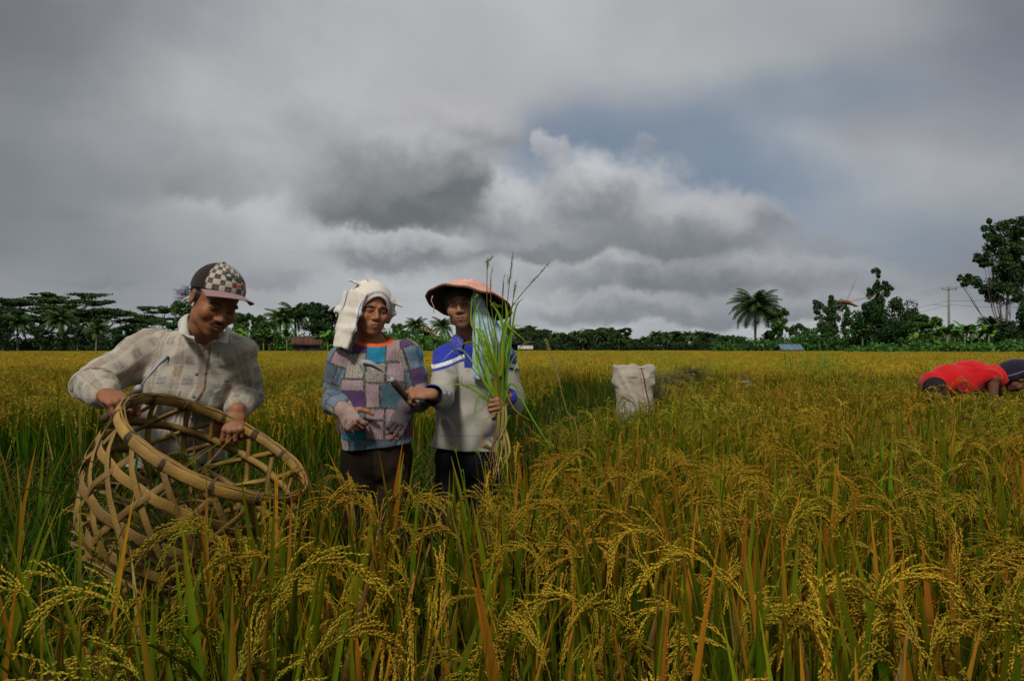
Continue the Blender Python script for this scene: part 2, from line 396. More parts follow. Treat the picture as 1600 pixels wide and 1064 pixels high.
def stubble(seed, lod=0, H=.28, green=.6):
    r = np.random.default_rng(seed); mb = MB()
    for i in range(16 if lod == 0 else 12):                                       # cut stalks
        az = r.uniform(0, 2*math.pi); b = np.array([math.cos(az), math.sin(az), 0])*.05*r.random()**.5; ln = r.uniform(0, .3)
        top = b+np.array([math.cos(az)*math.sin(ln), math.sin(az)*math.sin(ln), math.cos(ln)])*H*r.uniform(.5, 1.0)
        c = (TAN*.55 if r.random() > green else G1*1.2)*r.uniform(.6, 1.1)
        tube(mb, [b, top], .0032, 4, np.array([c*.5, c]))
    for i in range(26 if lod == 0 else 16):                                       # regrowth and torn leaves
        az = r.uniform(0, 2*math.pi); b = np.array([math.cos(az), math.sin(az), 0])*.08*r.random()**.5
        if r.random() < green: c0, c1, tp = G1*r.uniform(.25, .65), (G2*r.uniform(.25, .7)), 1.2
        else: c0, c1, tp = TAN*r.uniform(.06, .25), TAN*r.uniform(.12, .45), 1
        blade(mb, r, b, az, H*r.uniform(.8, 1.9), r.uniform(.05, .5), r.uniform(0, 1.8), r.uniform(.005, .013), 5 if lod == 0 else 3, c0, c1, tp, False, r.uniform(-2, 2))
    for i in range(7):                                       # loose straw lying across
        o = np.array([r.uniform(-.12, .12), r.uniform(-.12, .12), r.uniform(.05, H*.8)]); az = r.uniform(0, 6.28)
        blade(mb, r, o, az, r.uniform(.08, .26), r.uniform(.9, 1.6), r.uniform(-.4, .8), r.uniform(.003, .008), 3, TAN*r.uniform(.2, .6), TAN*r.uniform(.3, .8), 1, False, r.uniform(-2, 2))
    return mb

def patch(seed, n=20, size=1.0, **kw):
    r = np.random.default_rng(seed); out = MB()
    protos = [clump(seed*10+i, 2, **kw).arrays() for i in range(5)]
    for i in range(n):
        v, q, t, c = protos[i % 5]; a = r.uniform(0, 6.28); s = r.uniform(.85, 1.08)
        Rm = np.array([[math.cos(a), -math.sin(a), 0], [math.sin(a), math.cos(a), 0], [0, 0, 1]])*s
        out.add(v@Rm.T+[r.uniform(-size/2, size/2), r.uniform(-size/2, size/2), 0], q, t, c*r.uniform(.8, 1.15))
    return out

# where the rice is already cut: polygons (x, y) on the ground
CUT = [[(-9, -1.5), (-.62, .1), (-.60, .95), (-.72, 1.35), (-.66, 1.75), (-.54, 2.08), (-.30, 2.10), (-.08, 2.12), (.04, 2.3), (.06, 2.8), (.18, 3.8), (.80, 4.6), (1.15, 5.1), (1.55, 6.3), (1.95, 7.6), (2.0, 8.0), (2.7, 8.5), (4.2, 8.4), (6.2, 8.6), (14, 8.3), (14, 13.0),
        (5.5, 13.2), (2.0, 13.4), (1.0, 12.8), (.6, 10.8), (.3, 8.0), (-.15, 6.1), (-.9, 5.6), (-2.2, 4.9), (-3.2, 5.1), (-5.5, 5.3), (-9, 5.2)],
       ]
def inpoly(x, y, poly):
    x = np.asarray(x); y = np.asarray(y); c = np.zeros(x.shape, bool); n = len(poly)
    for i in range(n):
        x1, y1 = poly[i]; x2, y2 = poly[(i+1) % n]
        if y1 == y2: continue
        m = ((y1 > y) != (y2 > y)) & (x < (x2-x1)*(y-y1)/(y2-y1)+x1); c ^= m
    return c
def is_cut(x, y):
    c = inpoly(x, y, CUT[0])
    for pl in CUT[1:]: c |= inpoly(x, y, pl)
    return c
KEEP_OUT = []      # (x, y, radius) spots where somebody or something stands

def scatter(name, protos, pts, rot, tilt, scl, idx, label):
    """one object: its points carry copies of the plant shapes in protos through geometry nodes"""
    me = bpy.data.meshes.new(name); pts = np.asarray(pts, np.float32)
    me.vertices.add(len(pts)); me.vertices.foreach_set('co', pts.ravel())
    a = me.attributes.new('rot', 'FLOAT_VECTOR', 'POINT')
    a.data.foreach_set('vector', np.stack([tilt*np.cos(rot*3.1), tilt*np.sin(rot*3.1), rot], 1).astype(np.float32).ravel())
    a = me.attributes.new('scl', 'FLOAT', 'POINT'); a.data.foreach_set('value', np.asarray(scl, np.float32))
    a = me.attributes.new('idx', 'INT', 'POINT'); a.data.foreach_set('value', np.asarray(idx, np.int32))
    o = link(name, me); me.materials.append(M_RICE)
    ng = bpy.data.node_groups.new(name, 'GeometryNodeTree')
    ng.interface.new_socket('Geometry', in_out='INPUT', socket_type='NodeSocketGeometry')
    ng.interface.new_socket('Geometry', in_out='OUTPUT', socket_type='NodeSocketGeometry')
    N = ng.nodes; L = ng.links.new
    gi = N.new('NodeGroupInput'); go = N.new('NodeGroupOutput'); j = N.new('GeometryNodeJoinGeometry')
    for k, pm in enumerate(protos):
        po = bpy.data.objects.new(name+'_shape', pm)
        oi = N.new('GeometryNodeObjectInfo'); oi.inputs['Object'].default_value = po; oi.inputs['As Instance'].default_value = False
        gt = N.new('GeometryNodeGeometryToInstance'); L(oi.outputs['Geometry'], gt.inputs[0])
    gts = [n for n in N if n.bl_idname == 'GeometryNodeGeometryToInstance']
    for gt in reversed(gts): L(gt.outputs[0], j.inputs[0])
    ip = N.new('GeometryNodeInstanceOnPoints'); L(gi.outputs[0], ip.inputs['Points']); L(j.outputs[0], ip.inputs['Instance'])
    ip.inputs['Pick Instance'].default_value = True
    def at(nm, ty):
        n = N.new('GeometryNodeInputNamedAttribute'); n.data_type = ty; n.inputs['Name'].default_value = nm
        return n.outputs['Attribute']
    L(at('idx', 'INT'), ip.inputs['Instance Index'])
    er = N.new('FunctionNodeEulerToRotation'); L(at('rot', 'FLOAT_VECTOR'), er.inputs[0]); L(er.outputs[0], ip.inputs['Rotation'])
    L(at('scl', 'FLOAT'), ip.inputs['Scale']); L(ip.outputs[0], go.inputs[0])
    md = o.modifiers.new('scatter', 'NODES'); md.node_group = ng
    return tag(o, label, 'rice' if 'rice' in name else 'stubble', kind='stuff')

def grid_pts(x0, x1, y0, y1, sp, jit):
    X, Y = np.meshgrid(np.arange(x0, x1, sp), np.arange(y0, y1, sp)); X = X.ravel(); Y = Y.ravel()
    X = X+rng.uniform(-jit, jit, X.size); Y = Y+rng.uniform(-jit, jit, Y.size); return X, Y

def build_rice():
    def keep(X, Y):
        m = np.ones(X.shape, bool)
        for kx, ky, kr in KEEP_OUT: m &= np.hypot(X-kx, Y-ky) > kr
        return m & (np.hypot(X, Y) > .62) & (np.abs(X) < 1.25*Y+1.8)
    # nearest plants, every grain modelled
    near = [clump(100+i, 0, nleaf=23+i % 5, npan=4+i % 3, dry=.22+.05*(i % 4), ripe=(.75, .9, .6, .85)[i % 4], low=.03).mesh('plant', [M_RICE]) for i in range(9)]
    X, Y = grid_pts(-5, 5, .2, 4.2, .17, .06); m = keep(X, Y) & ~is_cut(X, Y); X = X[m]; Y = Y[m]
    leafy = []                                               # leafy plants at the left, hardly any heads, with broad blades
    for i in range(3):
        r_ = np.random.default_rng(180+i); b_ = MB()
        for k in range(9):
            a_ = r_.uniform(0, 6.28); c0, c1, tp = leafcol(r_, .35)
            blade(b_, r_, np.array([math.cos(a_), math.sin(a_), 0])*.04, a_, r_.uniform(.70, 1.0), r_.uniform(.05, .42), r_.uniform(0, .45), r_.uniform(.017, .025), 9, c0*.8, c1*.9, tp, True, r_.uniform(-.8, .8))
        leafy.append(b_.mesh('plant', [M_RICE]))
    ex = np.array([[-.40, 1.0, 1], [-.47, 1.22, 4], [-.66, .95, 9], [-.50, .84, 10], [-.34, .86, 11], [-.58, 1.12, 10], [-.42, 1.12, 9], [-.80, 1.15, 11], [-.30, 1.05, 10], [-.52, 1.38, 11], [-.66, 1.42, 9], [-.38, 1.42, 9], [-.72, 1.28, 10], [-.90, 1.35, 9], [-.98, 1.2, 11], [-.80, 1.45, 3], [-.62, 1.25, 5], [-.74, 1.05, 2], [-1.15, 1.5, 10], [-.88, 1.0, 9]])
    X = np.append(X, ex[:, 0]); Y = np.append(Y, ex[:, 1]); near += leafy
    ey = np.array([(-1.5, 1.9), (-1.35, 1.55), (-1.75, 2.2), (-1.6, 1.65), (-1.9, 2.6), (-1.2, 1.35), (-2.2, 2.8), (-1.65, 3.0), (-1.1, 1.15), (-2.4, 3.3)]); ex = np.concatenate([ex, np.c_[ey, np.arange(10) % 3+9]]); X = np.append(X, ey[:, 0]); Y = np.append(Y, ey[:, 1])
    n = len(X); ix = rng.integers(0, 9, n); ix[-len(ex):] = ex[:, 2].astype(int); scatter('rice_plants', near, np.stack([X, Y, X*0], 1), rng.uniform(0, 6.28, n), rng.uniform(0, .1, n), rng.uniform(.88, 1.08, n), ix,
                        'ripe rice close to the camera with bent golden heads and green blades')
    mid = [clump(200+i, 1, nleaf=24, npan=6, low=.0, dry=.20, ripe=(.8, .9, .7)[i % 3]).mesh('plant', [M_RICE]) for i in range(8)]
    X, Y = grid_pts(-18, 18, 4.2, 13, .19, .07); m = keep(X, Y) & ~is_cut(X, Y); X = X[m]; Y = Y[m]
    n = len(X); scatter('rice_plants', mid, np.stack([X, Y, X*0], 1), rng.uniform(0, 6.28, n), rng.uniform(0, .12, n), rng.uniform(.85, 1.1, n), rng.integers(0, 8, n),
                        'golden rice standing behind the workers')
    far = [patch(300+i, 22, 1.1, nleaf=9, npan=9, dry=.4, ripe=.95).mesh('plant', [M_RICE]) for i in range(6)]
    X, Y = grid_pts(-70, 70, 13, 55, 1.0, .25); m = keep(X, Y) & ~is_cut(X, Y); X = X[m]; Y = Y[m]
    n = len(X); scatter('rice_plants', far, np.stack([X, Y, X*0], 1), rng.uniform(0, 6.28, n), X*0, rng.uniform(.92, 1.06, n), rng.integers(0, 6, n),
                        'even golden rice field stretching towards the trees')
    big = [patch(340+i, 60, 4.4, nleaf=8, npan=10, dry=.4, ripe=1).mesh('plant', [M_RICE]) for i in range(4)]
    X, Y = grid_pts(-200, 200, 56, 130, 3.0, .8); m = keep(X, Y); X = X[m]; Y = Y[m]
    n = len(X); scatter('rice_plants', big, np.stack([X, Y, X*0], 1), rng.uniform(0, 6.28, n), X*0, rng.uniform(.95, 1.05, n), rng.integers(0, 4, n),
                        'far golden rice in front of the distant trees')
    # stubble in the cut strip
    st = [stubble(400+i, 0, .26+.04*(i % 3), .45+.12*(i % 4)).mesh('plant', [M_RICE]) for i in range(8)]
    X, Y = grid_pts(-6, 4, .2, 6.5, .13, .05); m = (np.hypot(X, Y) > .4) & (np.abs(X) < 1.25*Y+1.2) & is_cut(X, Y); X = X[m]; Y = Y[m]
    n = len(X); scatter('cut_stubble', st, np.stack([X, Y, X*0], 1), rng.uniform(0, 6.28, n), rng.uniform(0, .25, n), rng.uniform(.75, 1.25, n), rng.integers(0, 8, n),
                        'trampled green and straw stubble where the rice is cut')
    st = [stubble(430+i, 1, .34, .5).mesh('plant', [M_RICE]) for i in range(5)]
    X, Y = grid_pts(-9, 14, 5.2, 13, .2, .08); m = (is_cut(X, Y)) & ((Y > 6.5) | (X > 4) | (X < -6)); X = X[m]; Y = Y[m]
    n = len(X); scatter('cut_stubble', st, np.stack([X, Y, X*0], 1), rng.uniform(0, 6.28, n), rng.uniform(0, .25, n), rng.uniform(.9, 1.5, n), rng.integers(0, 5, n),
                        'stubble in the narrow cut strip behind the sack')

# ------------------------------------------------------------------ sculpting with distance fields
def _hash(ix, iy, iz, s):
    h = (ix*374761393 + iy*668265263 + iz*2147483647*3 + s*974634777) & 0xffffffff
    h = ((h ^ (h >> 13))*1274126177) & 0xffffffff
    return ((h ^ (h >> 16)) & 0xffff)/65535.0
def vnoise(p, s=0):
    """smooth value noise in -1..1 at points (N,3)"""
    p = np.asarray(p, float); i = np.floor(p).astype(np.int64); f = p-i; f = f*f*(3-2*f); o = 0
    for dx in (0, 1):
        for dy in (0, 1):
            for dz in (0, 1):
                w = (f[:, 0] if dx else 1-f[:, 0])*(f[:, 1] if dy else 1-f[:, 1])*(f[:, 2] if dz else 1-f[:, 2])
                o = o+w*_hash(i[:, 0]+dx, i[:, 1]+dy, i[:, 2]+dz, s)
    return o*2-1
def fbm(p, s=0, oct=3):
    o = 0; a = 1; t = 0
    for k in range(oct): o = o+a*vnoise(np.asarray(p)*2**k, s+k*17); t += a; a *= .5
    return o/t

def frame(yaw=0, pitch=0, roll=0):
    """columns: local x, y, z in world; local -y is where the face looks; yaw + turns it to picture right, pitch + looks down, roll + leans the crown to picture right"""
    a, b, c = R(yaw), R(pitch), R(roll)
    Rz = np.array([[math.cos(a), -math.sin(a), 0], [math.sin(a), math.cos(a), 0], [0, 0, 1]])
    Rx = np.array([[1, 0, 0], [0, math.cos(b), -math.sin(b)], [0, math.sin(b), math.cos(b)]])
    Ry = np.array([[math.cos(c), 0, math.sin(c)], [0, 1, 0], [-math.sin(c), 0, math.cos(c)]])
    return Rz@Ry@Rx

def smin(a, b, k):
    if k <= 0: return np.minimum(a, b)
    h = np.maximum(k-np.abs(a-b), 0)/k
    return np.minimum(a, b)-h*h*k*.25
def smax(a, b, k): return -smin(-a, -b, k)

def sd_ell(p, c, r, M=None):
    q = p-np.asarray(c)
    if M is not None: q = q@M
    r = np.asarray(r, float); k0 = np.linalg.norm(q/r, axis=-1); k1 = np.linalg.norm(q/(r*r), axis=-1)+1e-9
    return k0*(k0-1)/k1
def sd_cap(p, a, b, ra, rb):
    a = np.asarray(a, float); b = np.asarray(b, float); ab = b-a; q = p-a
    h = np.clip(q@ab/(ab@ab+1e-12), 0, 1)
    return np.linalg.norm(q-h[..., None]*ab, axis=-1)-(ra+(rb-ra)*h)
def sd_ecap(p, a, b, wa, wb, side):
    """flattened tapered limb: wa, wb = (half width along side, half depth)"""
    a = np.asarray(a, float); b = np.asarray(b, float); ab = b-a; L = np.linalg.norm(ab)+1e-9; T = ab/L
    S = np.asarray(side, float); S = S-T*(S@T); S = S/np.linalg.norm(S); B = np.cross(T, S); q = p-a
    t = q@T; h = np.clip(t/L, 0, 1); e = t-h*L
    w = wa[0]+(wb[0]-wa[0])*h; d = wa[1]+(wb[1]-wa[1])*h; m = np.minimum(w, d)
    u = (q@S)/w; v = (q@B)/d; ee = e/m
    k0 = np.sqrt(u*u+v*v+ee*ee); k1 = np.sqrt((u/w)**2+(v/d)**2+(ee/m)**2)+1e-9
    return k0*(k0-1)/k1
def sd_box(p, c, r, M, rad):
    q = np.abs((p-np.asarray(c))@M)-(np.asarray(r)-rad)
    return np.linalg.norm(np.maximum(q, 0), axis=-1)+np.minimum(q.max(-1), 0)-rad

class Vol:
    def __init__(s, lo, hi, h):
        s.h = h; s.lo = np.asarray(lo, float); s.n = np.ceil((np.asarray(hi)-s.lo)/h).astype(int)+1
        s.g = np.full(s.n, .2, np.float32)
    def box(s, lo, hi, m=.0):
        a = np.clip(np.floor((np.asarray(lo)-m-s.lo)/s.h).astype(int), 0, s.n); b = np.clip(np.ceil((np.asarray(hi)+m-s.lo)/s.h).astype(int)+1, 0, s.n)
        sl = tuple(slice(a[i], b[i]) for i in range(3))
        ax = [s.lo[i]+s.h*np.arange(a[i], b[i]) for i in range(3)]
        return sl, np.stack(np.meshgrid(*ax, indexing='ij'), -1)
    def add(s, fn, lo, hi, k=.01, op='u'):
        sl, p = s.box(lo, hi, k+s.h*4)
        if p.size == 0: return
        d = fn(p).astype(np.float32)
        if op == 'u': s.g[sl] = smin(s.g[sl], d, k)
        elif op == 's': s.g[sl] = smax(s.g[sl], -d, k)
    def cap(s, a, b, ra, rb, k=.01, op='u'):
        a = np.asarray(a, float); b = np.asarray(b, float); r = max(ra, rb)
        s.add(lambda p: sd_cap(p, a, b, ra, rb), np.minimum(a, b)-r, np.maximum(a, b)+r, k, op)
    def chain(s, pts, rs, k=.01):
        for i in range(len(pts)-1): s.cap(pts[i], pts[i+1], rs[i], rs[i+1], k)
    def ecap(s, a, b, wa, wb, side, k=.01):
        a = np.asarray(a, float); b = np.asarray(b, float); r = max(*wa, *wb)
        s.add(lambda p: sd_ecap(p, a, b, wa, wb, side), np.minimum(a, b)-r, np.maximum(a, b)+r, k)
    def loft(s, secs, side, k=.02):
        for i in range(len(secs)-1): s.ecap(secs[i][0], secs[i+1][0], secs[i][1], secs[i+1][1], side if np.ndim(side) == 1 else side[i], k)
    def ell(s, c, r, M=None, k=.01, op='u'):
        c = np.asarray(c, float); m = max(r)
        s.add(lambda p: sd_ell(p, c, r, M), c-m, c+m, k, op)
    def displace(s, fn, band=.03):
        m = np.abs(s.g) < band; idx = np.argwhere(m); p = s.lo+idx*s.h
        s.g[m] += fn(p).astype(np.float32)
    def clip(s, pt, nrm, k=.004):
        """keep what lies on the -nrm side of the plane"""
        m = np.abs(s.g) < .12; m |= s.g < 0; idx = np.argwhere(m); p = s.lo+idx*s.h
        s.g[m] = smax(s.g[m], ((p-np.asarray(pt))@norm(nrm)).astype(np.float32), k)
    def mesh(s):
        g = s.g; ins = g < 0
        c = np.zeros(tuple(s.n-1), np.uint8)
        for dx in (0, 1):
            for dy in (0, 1):
                for dz in (0, 1): c += ins[dx:s.n[0]-1+dx, dy:s.n[1]-1+dy, dz:s.n[2]-1+dz]
        act = (c > 0) & (c < 8); cells = np.argwhere(act); idm = np.full(c.shape, -1, np.int32); idm[act] = np.arange(len(cells))
        cr = [(x, y, z) for x in (0, 1) for y in (0, 1) for z in (0, 1)]
        vals = {k: g[cells[:, 0]+k[0], cells[:, 1]+k[1], cells[:, 2]+k[2]] for k in cr}
        acc = np.zeros((len(cells), 3)); cnt = np.zeros(len(cells))
        for a in cr:
            for ax in range(3):
                if a[ax] == 0:
                    b = list(a); b[ax] = 1; b = tuple(b); va, vb = vals[a], vals[b]; m = (va < 0) != (vb < 0)
                    t = np.where(m, va/(va-vb+1e-12), 0); p = np.array(a, float)[None].repeat(len(cells), 0); p[:, ax] = t
                    acc[m] += p[m]; cnt[m] += 1
        V = s.lo+(cells+acc/cnt[:, None])*s.h
        Q = []
        for ax in range(3):
            sl0 = [slice(None)]*3; sl1 = [slice(None)]*3; sl0[ax] = slice(0, -1); sl1[ax] = slice(1, None)
            A = ins[tuple(sl0)]; B = ins[tuple(sl1)]; e = np.argwhere(A != B); o1, o2 = [(1, 2), (2, 0), (0, 1)][ax]
            ok = (e[:, o1] > 0) & (e[:, o2] > 0) & (e[:, o1] < s.n[o1]-1) & (e[:, o2] < s.n[o2]-1); e = e[ok]
            def cid(d1, d2):
                f = e.copy(); f[:, o1] -= d1; f[:, o2] -= d2; return idm[f[:, 0], f[:, 1], f[:, 2]]
            q = np.stack([cid(1, 1), cid(0, 1), cid(0, 0), cid(1, 0)], -1)
            fl = ~A[e[:, 0], e[:, 1], e[:, 2]]; q[fl] = q[fl][:, ::-1]; Q.append(q[(q >= 0).all(1)])
        return V, np.concatenate(Q)

def rotv(v, ax, a):
    v = np.asarray(v, float); ax = norm(ax)
    return v*math.cos(a)+np.cross(ax, v)*math.sin(a)+ax*np.dot(ax, v)*(1-math.cos(a))

def add_hand(vol, wrist, f, n, thumb, curls, sc=1.0, spread=4, tcurl=25, tdir=(.55, .75, .35), glove=0.0):
    """f: towards the fingers, n: out of the palm, thumb: +1/-1 side; curls: per finger (a, b, c) degrees"""
    f = norm(f); n = np.asarray(n, float); n = norm(n-f*np.dot(f, n)); s = np.cross(f, n)*thumb; w = np.asarray(wrist, float)
    g = glove
    vol.ecap(w-f*.01*sc, w+f*.03*sc, (.027*sc+g, .020*sc+g), (.033*sc+g, .017*sc+g), s, .012)
    vol.ecap(w+f*.03*sc, w+f*.078*sc, (.033*sc+g, .017*sc+g), (.039*sc+g, .013*sc+g), s, .012)
    vol.ell(w+f*.035*sc+s*.022*sc+n*.008*sc, (.024*sc, .02*sc, .02*sc), None, .012)       # ball of the thumb
    out = []
    for i, (o, L) in enumerate(zip((.029, .010, -.010, -.028), (.078, .086, .079, .062))):
        L *= sc; p = w+f*(.082-(.0, -.004, 0, .008)[i])*sc+s*o*sc; d = rotv(f, np.cross(s, f), R(-spread*(1.5-i))*1) if False else norm(f+s*math.tan(R(spread*(1.5-i))))
        ax = np.cross(d, n); pts = [p-d*.012*sc]; a = 0; pts.append(p)
        for j, (fr, cu) in enumerate(zip((.46, .30, .24), curls[i])):
            a += R(cu); q = rotv(d, ax, a); p = p+q*L*fr; pts.append(p)
        r = np.array([.0092, .0098, .0088, .0080, .0066])*sc*(1 if i < 3 else .9)+g
        vol.chain(pts, r, .0035); out.append(pts)
        vol.ell(pts[1]-n*.003*sc, (.0105*sc+g,)*3, None, .005)
    b = w+f*.022*sc+s*.026*sc+n*.004*sc; d = norm(f*tdir[0]+s*tdir[1]+n*tdir[2]); ax = np.cross(d, norm(f+n*.6)); pts = [b]
    for j, L in enumerate((.042, .034, .026)):
        q = rotv(d, ax, R(tcurl*j)); b = b+q*L*sc; pts.append(b)
    vol.chain(pts, np.array([.013, .0112, .0100, .0082])*sc+g, .006); out.append(pts)
    return out

def head_field(q, male=False, eyes_down=False, open_mouth=0.0):
    """distance field of a head in its own frame (metres, origin between the ears at eye height)"""
    E = lambda c, r: sd_ell(q, c, r)
    d = E((0, .012, .038), (.0755, .096, .084))
    d = smin(d, E((0, -.022, -.035), (.062, .068, .070)), .03)
    d = smin(d, E((0, -.045, -.075), (.044, .042, .040)), .03)
    d = smin(d, E((0, -.072, -.098), (.021, .018, .016)), .022)                # chin
    for s in (-1, 1):
        d = smin(d, E((s*.043, -.060, -.028), (.024, .026, .026)), .02)        # cheekbone
        d = smin(d, E((s*.050, -.010, -.068), (.016, .030, .028)), .02)        # jaw angle
        d = smin(d, sd_cap(q, (s*.014, -.0855, .021), (s*.048, -.073, .020), .0085, .007), .014)   # brow
        d = smax(d, -E((s*.032, -.097, .000), (.0175, .017, .013)), .014)      # socket
        d = smin(d, E((s*.0315, -.0735, .000), (.0140, .0125, .0130)), .003)     # eye
        d = smin(d, sd_cap(q, (s*.018, -.0845, .0045), (s*.045, -.0770, .0035), .0038, .0036), .004)  # upper lid
        d = smin(d, sd_cap(q, (s*.020, -.0835, -.0085), (s*.044, -.0765, -.0080), .0026, .0026), .004)
        d = smin(d, E((s*.0135, -.0945, -.0345), (.0088, .0100, .0078)), .006)     # nostril wing
        d = smin(d, sd_ell(q, (s*.0775, .012, -.006), (.0085, .019, .032), None), .006)   # ear
        d = smax(d, -sd_ell(q, (s*.0865, .010, -.002), (.006, .011, .019), None), .004)
    d = smin(d, sd_cap(q, (0, -.084, .014), (0, -.1045, -.029), .0070, .0115), .010)   # nose
    d = smin(d, E((0, -.0825, -.064), (.030, .018, .021)), .014)                # mouth area
    for s in (-1, 1):
        d = smin(d, sd_cap(q, (s*.0215, -.0885, -.0615), (s*.005, -.1000, -.0580), .0034, .0050), .004)
        d = smin(d, sd_cap(q, (s*.0190, -.0890, -.0670), (0, -.0985, -.0700), .0038, .0058), .004)
    d = smax(d, -sd_cap(q, (-.020, -.0965, -.0635), (.020, -.0965, -.0635), .0012+open_mouth, .0012+open_mouth), .003)
    d = smax(d, -E((0, -.1065, -.0470), (.0035, .004, .008)), .004)
    return d

def head_colour(q, skin, lips, male=False, eyes_down=False, gaze=0.0, old=False):
    """skin colours for points q in the head frame"""
    n = len(q); c = np.tile(np.asarray(skin, float), (n, 1))
    f = fbm(q*45, 5, 3)[:, None]; c = c*(1+.10*f)
    x, y, z = q.T; front = y < -.05
    def blend(m, col, a=1.0):
        nonlocal c
        m = np.clip(m, 0, 1)[:, None]*a; c = c*(1-m)+np.asarray(col)*m
    ch = np.exp(-(((np.abs(x)-.042)/.02)**2+((z+.03)/.02)**2))*front; blend(ch, np.array(skin)*[1.25, 1.0, .95], .5)
    lip = np.exp(-((x/.022)**4+((z+.0635)/.0105)**4))*(y < -.08); blend(lip*1.3, lips, .9)
    mouth = np.exp(-((x/.021)**6+((z+.0635+.0016*(np.abs(x)/.02)**2)/.0022)**2))*(y < -.08); blend(mouth, np.array(skin)*.12, .95)
    for s in (-1, 1):
        ex = (x-s*.0315); ez = z+.0015+(.0015 if eyes_down else 0)
        h = .0018 if eyes_down else .0050
        op = (np.clip(1-(ex/.0135)**2, 0, 1)*h-np.abs(ez))*900*(y < -.06)
        blend(op, (.24, .19, .16), .9)
        ir = (.0058-np.hypot(ex-gaze, ez*1.0))*900*(y < -.06); blend(np.minimum(ir, op), (.015, .008, .005), 1)
        ln = np.exp(-((ez-h*np.clip(1-(ex/.0145)**2, -1, 1))/.0013)**2)*(np.abs(ex) < .0155)*(y < -.06); blend(ln*1.4, (.012, .007, .006), .95)
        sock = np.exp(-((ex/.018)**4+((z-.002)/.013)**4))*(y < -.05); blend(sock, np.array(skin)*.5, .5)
        bz = z-.0235+.25*np.abs(ex)*(1 if abs(s) else 1)*.3
        brow = np.exp(-((ex-.003*s)/.017)**6-(bz/.0045)**2)*(y < -.05); blend(brow*(1.15+.4*fbm(q*np.array([300, 300, 600]), 3, 2)), (.014, .010, .008), .92)
        no = np.exp(-(((x-s*.0075)/.004)**2+((z+.0405)/.0028)**2))*(y < -.09); blend(no, np.array(skin)*.1, .9)
        if old:
            nl = np.exp(-((np.abs(x)-(.019+(-z-.035)*.45))/.0022)**2)*((z < -.035) & (z > -.072))*(y < -.06); blend(nl, np.array(skin)*.45, .6)
            bag = np.exp(-((ez+.013)/.0018)**2-(ex/.014)**4)*(y < -.05); blend(bag, np.array(skin)*.5, .5)
    if male:
        w = fbm(q*np.array([260, 100, 500]), 9, 2)
        mu = np.exp(-(np.abs(x)/.033)**5-((z+.0485+np.abs(x)*.25)/.0070)**2)*(y < -.07); blend(mu*(1.5+.4*w), (.010, .006, .005), .97)
        st = np.exp(-((x/.02)**2+((z+.097)/.012)**2))*(y < -.05); blend(st*(.8+.6*w), (.03, .018, .012), .35)
        sb = np.exp(-(((np.abs(x)-.07)/.012)**2+((y+.002)/.012)**2+((z-.008)/.02)**2)); blend(sb*1.2, (.012, .01, .01), .9)
    if old:
        for k, zz in enumerate((.038, .047, .056)):
            wr = np.exp(-((z-zz-.002*np.sin(x*90+k))/.0013)**2)*(np.abs(x) < .04)*(y < -.06); blend(wr, np.array(skin)*.5, .5)
    return c

def crease(p, sc, seed, amp):
    """sharp-edged cloth creases: ridges of a stretched noise"""
    n1 = vnoise(np.asarray(p)*sc, seed)+.5*vnoise(np.asarray(p)*np.asarray(sc)*2.1, seed+9); return -amp*np.clip(1-np.abs(n1)*2.6, 0, 1)**1.3+amp*.3
M_SKIN = material('skin', rough=0.55, spec=0.28, noise=0.10, nscale=60, bump=0.10, bscale=220)
M_CLOTH = material('cotton_cloth', rough=0.9, spec=0.10, noise=0.10, nscale=120, bump=0.12, bscale=700, sheen=0.15)
M_DARKCLOTH = material('dark_cloth', rough=0.95, spec=0.08, noise=0.18, nscale=60, bump=0.3, bscale=400)
M_KNIT = material('knit', rough=0.95, spec=0.08, noise=0.2, nscale=300, bump=0.7, bscale=420)
M_HAIR = material('hair', rough=0.5, spec=0.4, noise=0.3, nscale=200, bump=0.5, bscale=300)

def seg_label(v, segs):
    """index of the nearest limb segment, position along it, and angle round it"""
    best = np.full(len(v), 9.); lab = np.zeros(len(v), int); al = np.zeros(len(v)); an = np.zeros(len(v))
    for i, (a, b, ra, rb) in enumerate(segs):
        a = np.asarray(a, float); b = np.asarray(b, float); d = sd_cap(v, a, b, ra, rb); m = d < best
        T = norm(b-a); S = norm(np.cross(T, [0, 1, .2])); B = np.cross(T, S); q = v-a
        best = np.where(m, d, best); lab = np.where(m, i, lab); al = np.where(m, q@T, al); an = np.where(m, np.arctan2(q@B, q@S)*(ra+rb)/2, an)
    return lab, al, an, best
def wrap_folds(v, segs, amp, freq, seed):
    """creases that run round a sleeve or trouser leg, drawn together near the joint"""
    lab, al, an, best = seg_label(v, segs)
    w = fbm(np.stack([an*9, al*7, lab*3.7], -1), seed, 2)
    o = np.sin((al*freq*(1+.0*lab)+w*2.8+an*freq*.35))
    return amp*(np.abs(o)**.8*np.sign(o))*.6+amp*.7*fbm(np.stack([an*22, al*30, lab*3.], -1), seed+5, 2)
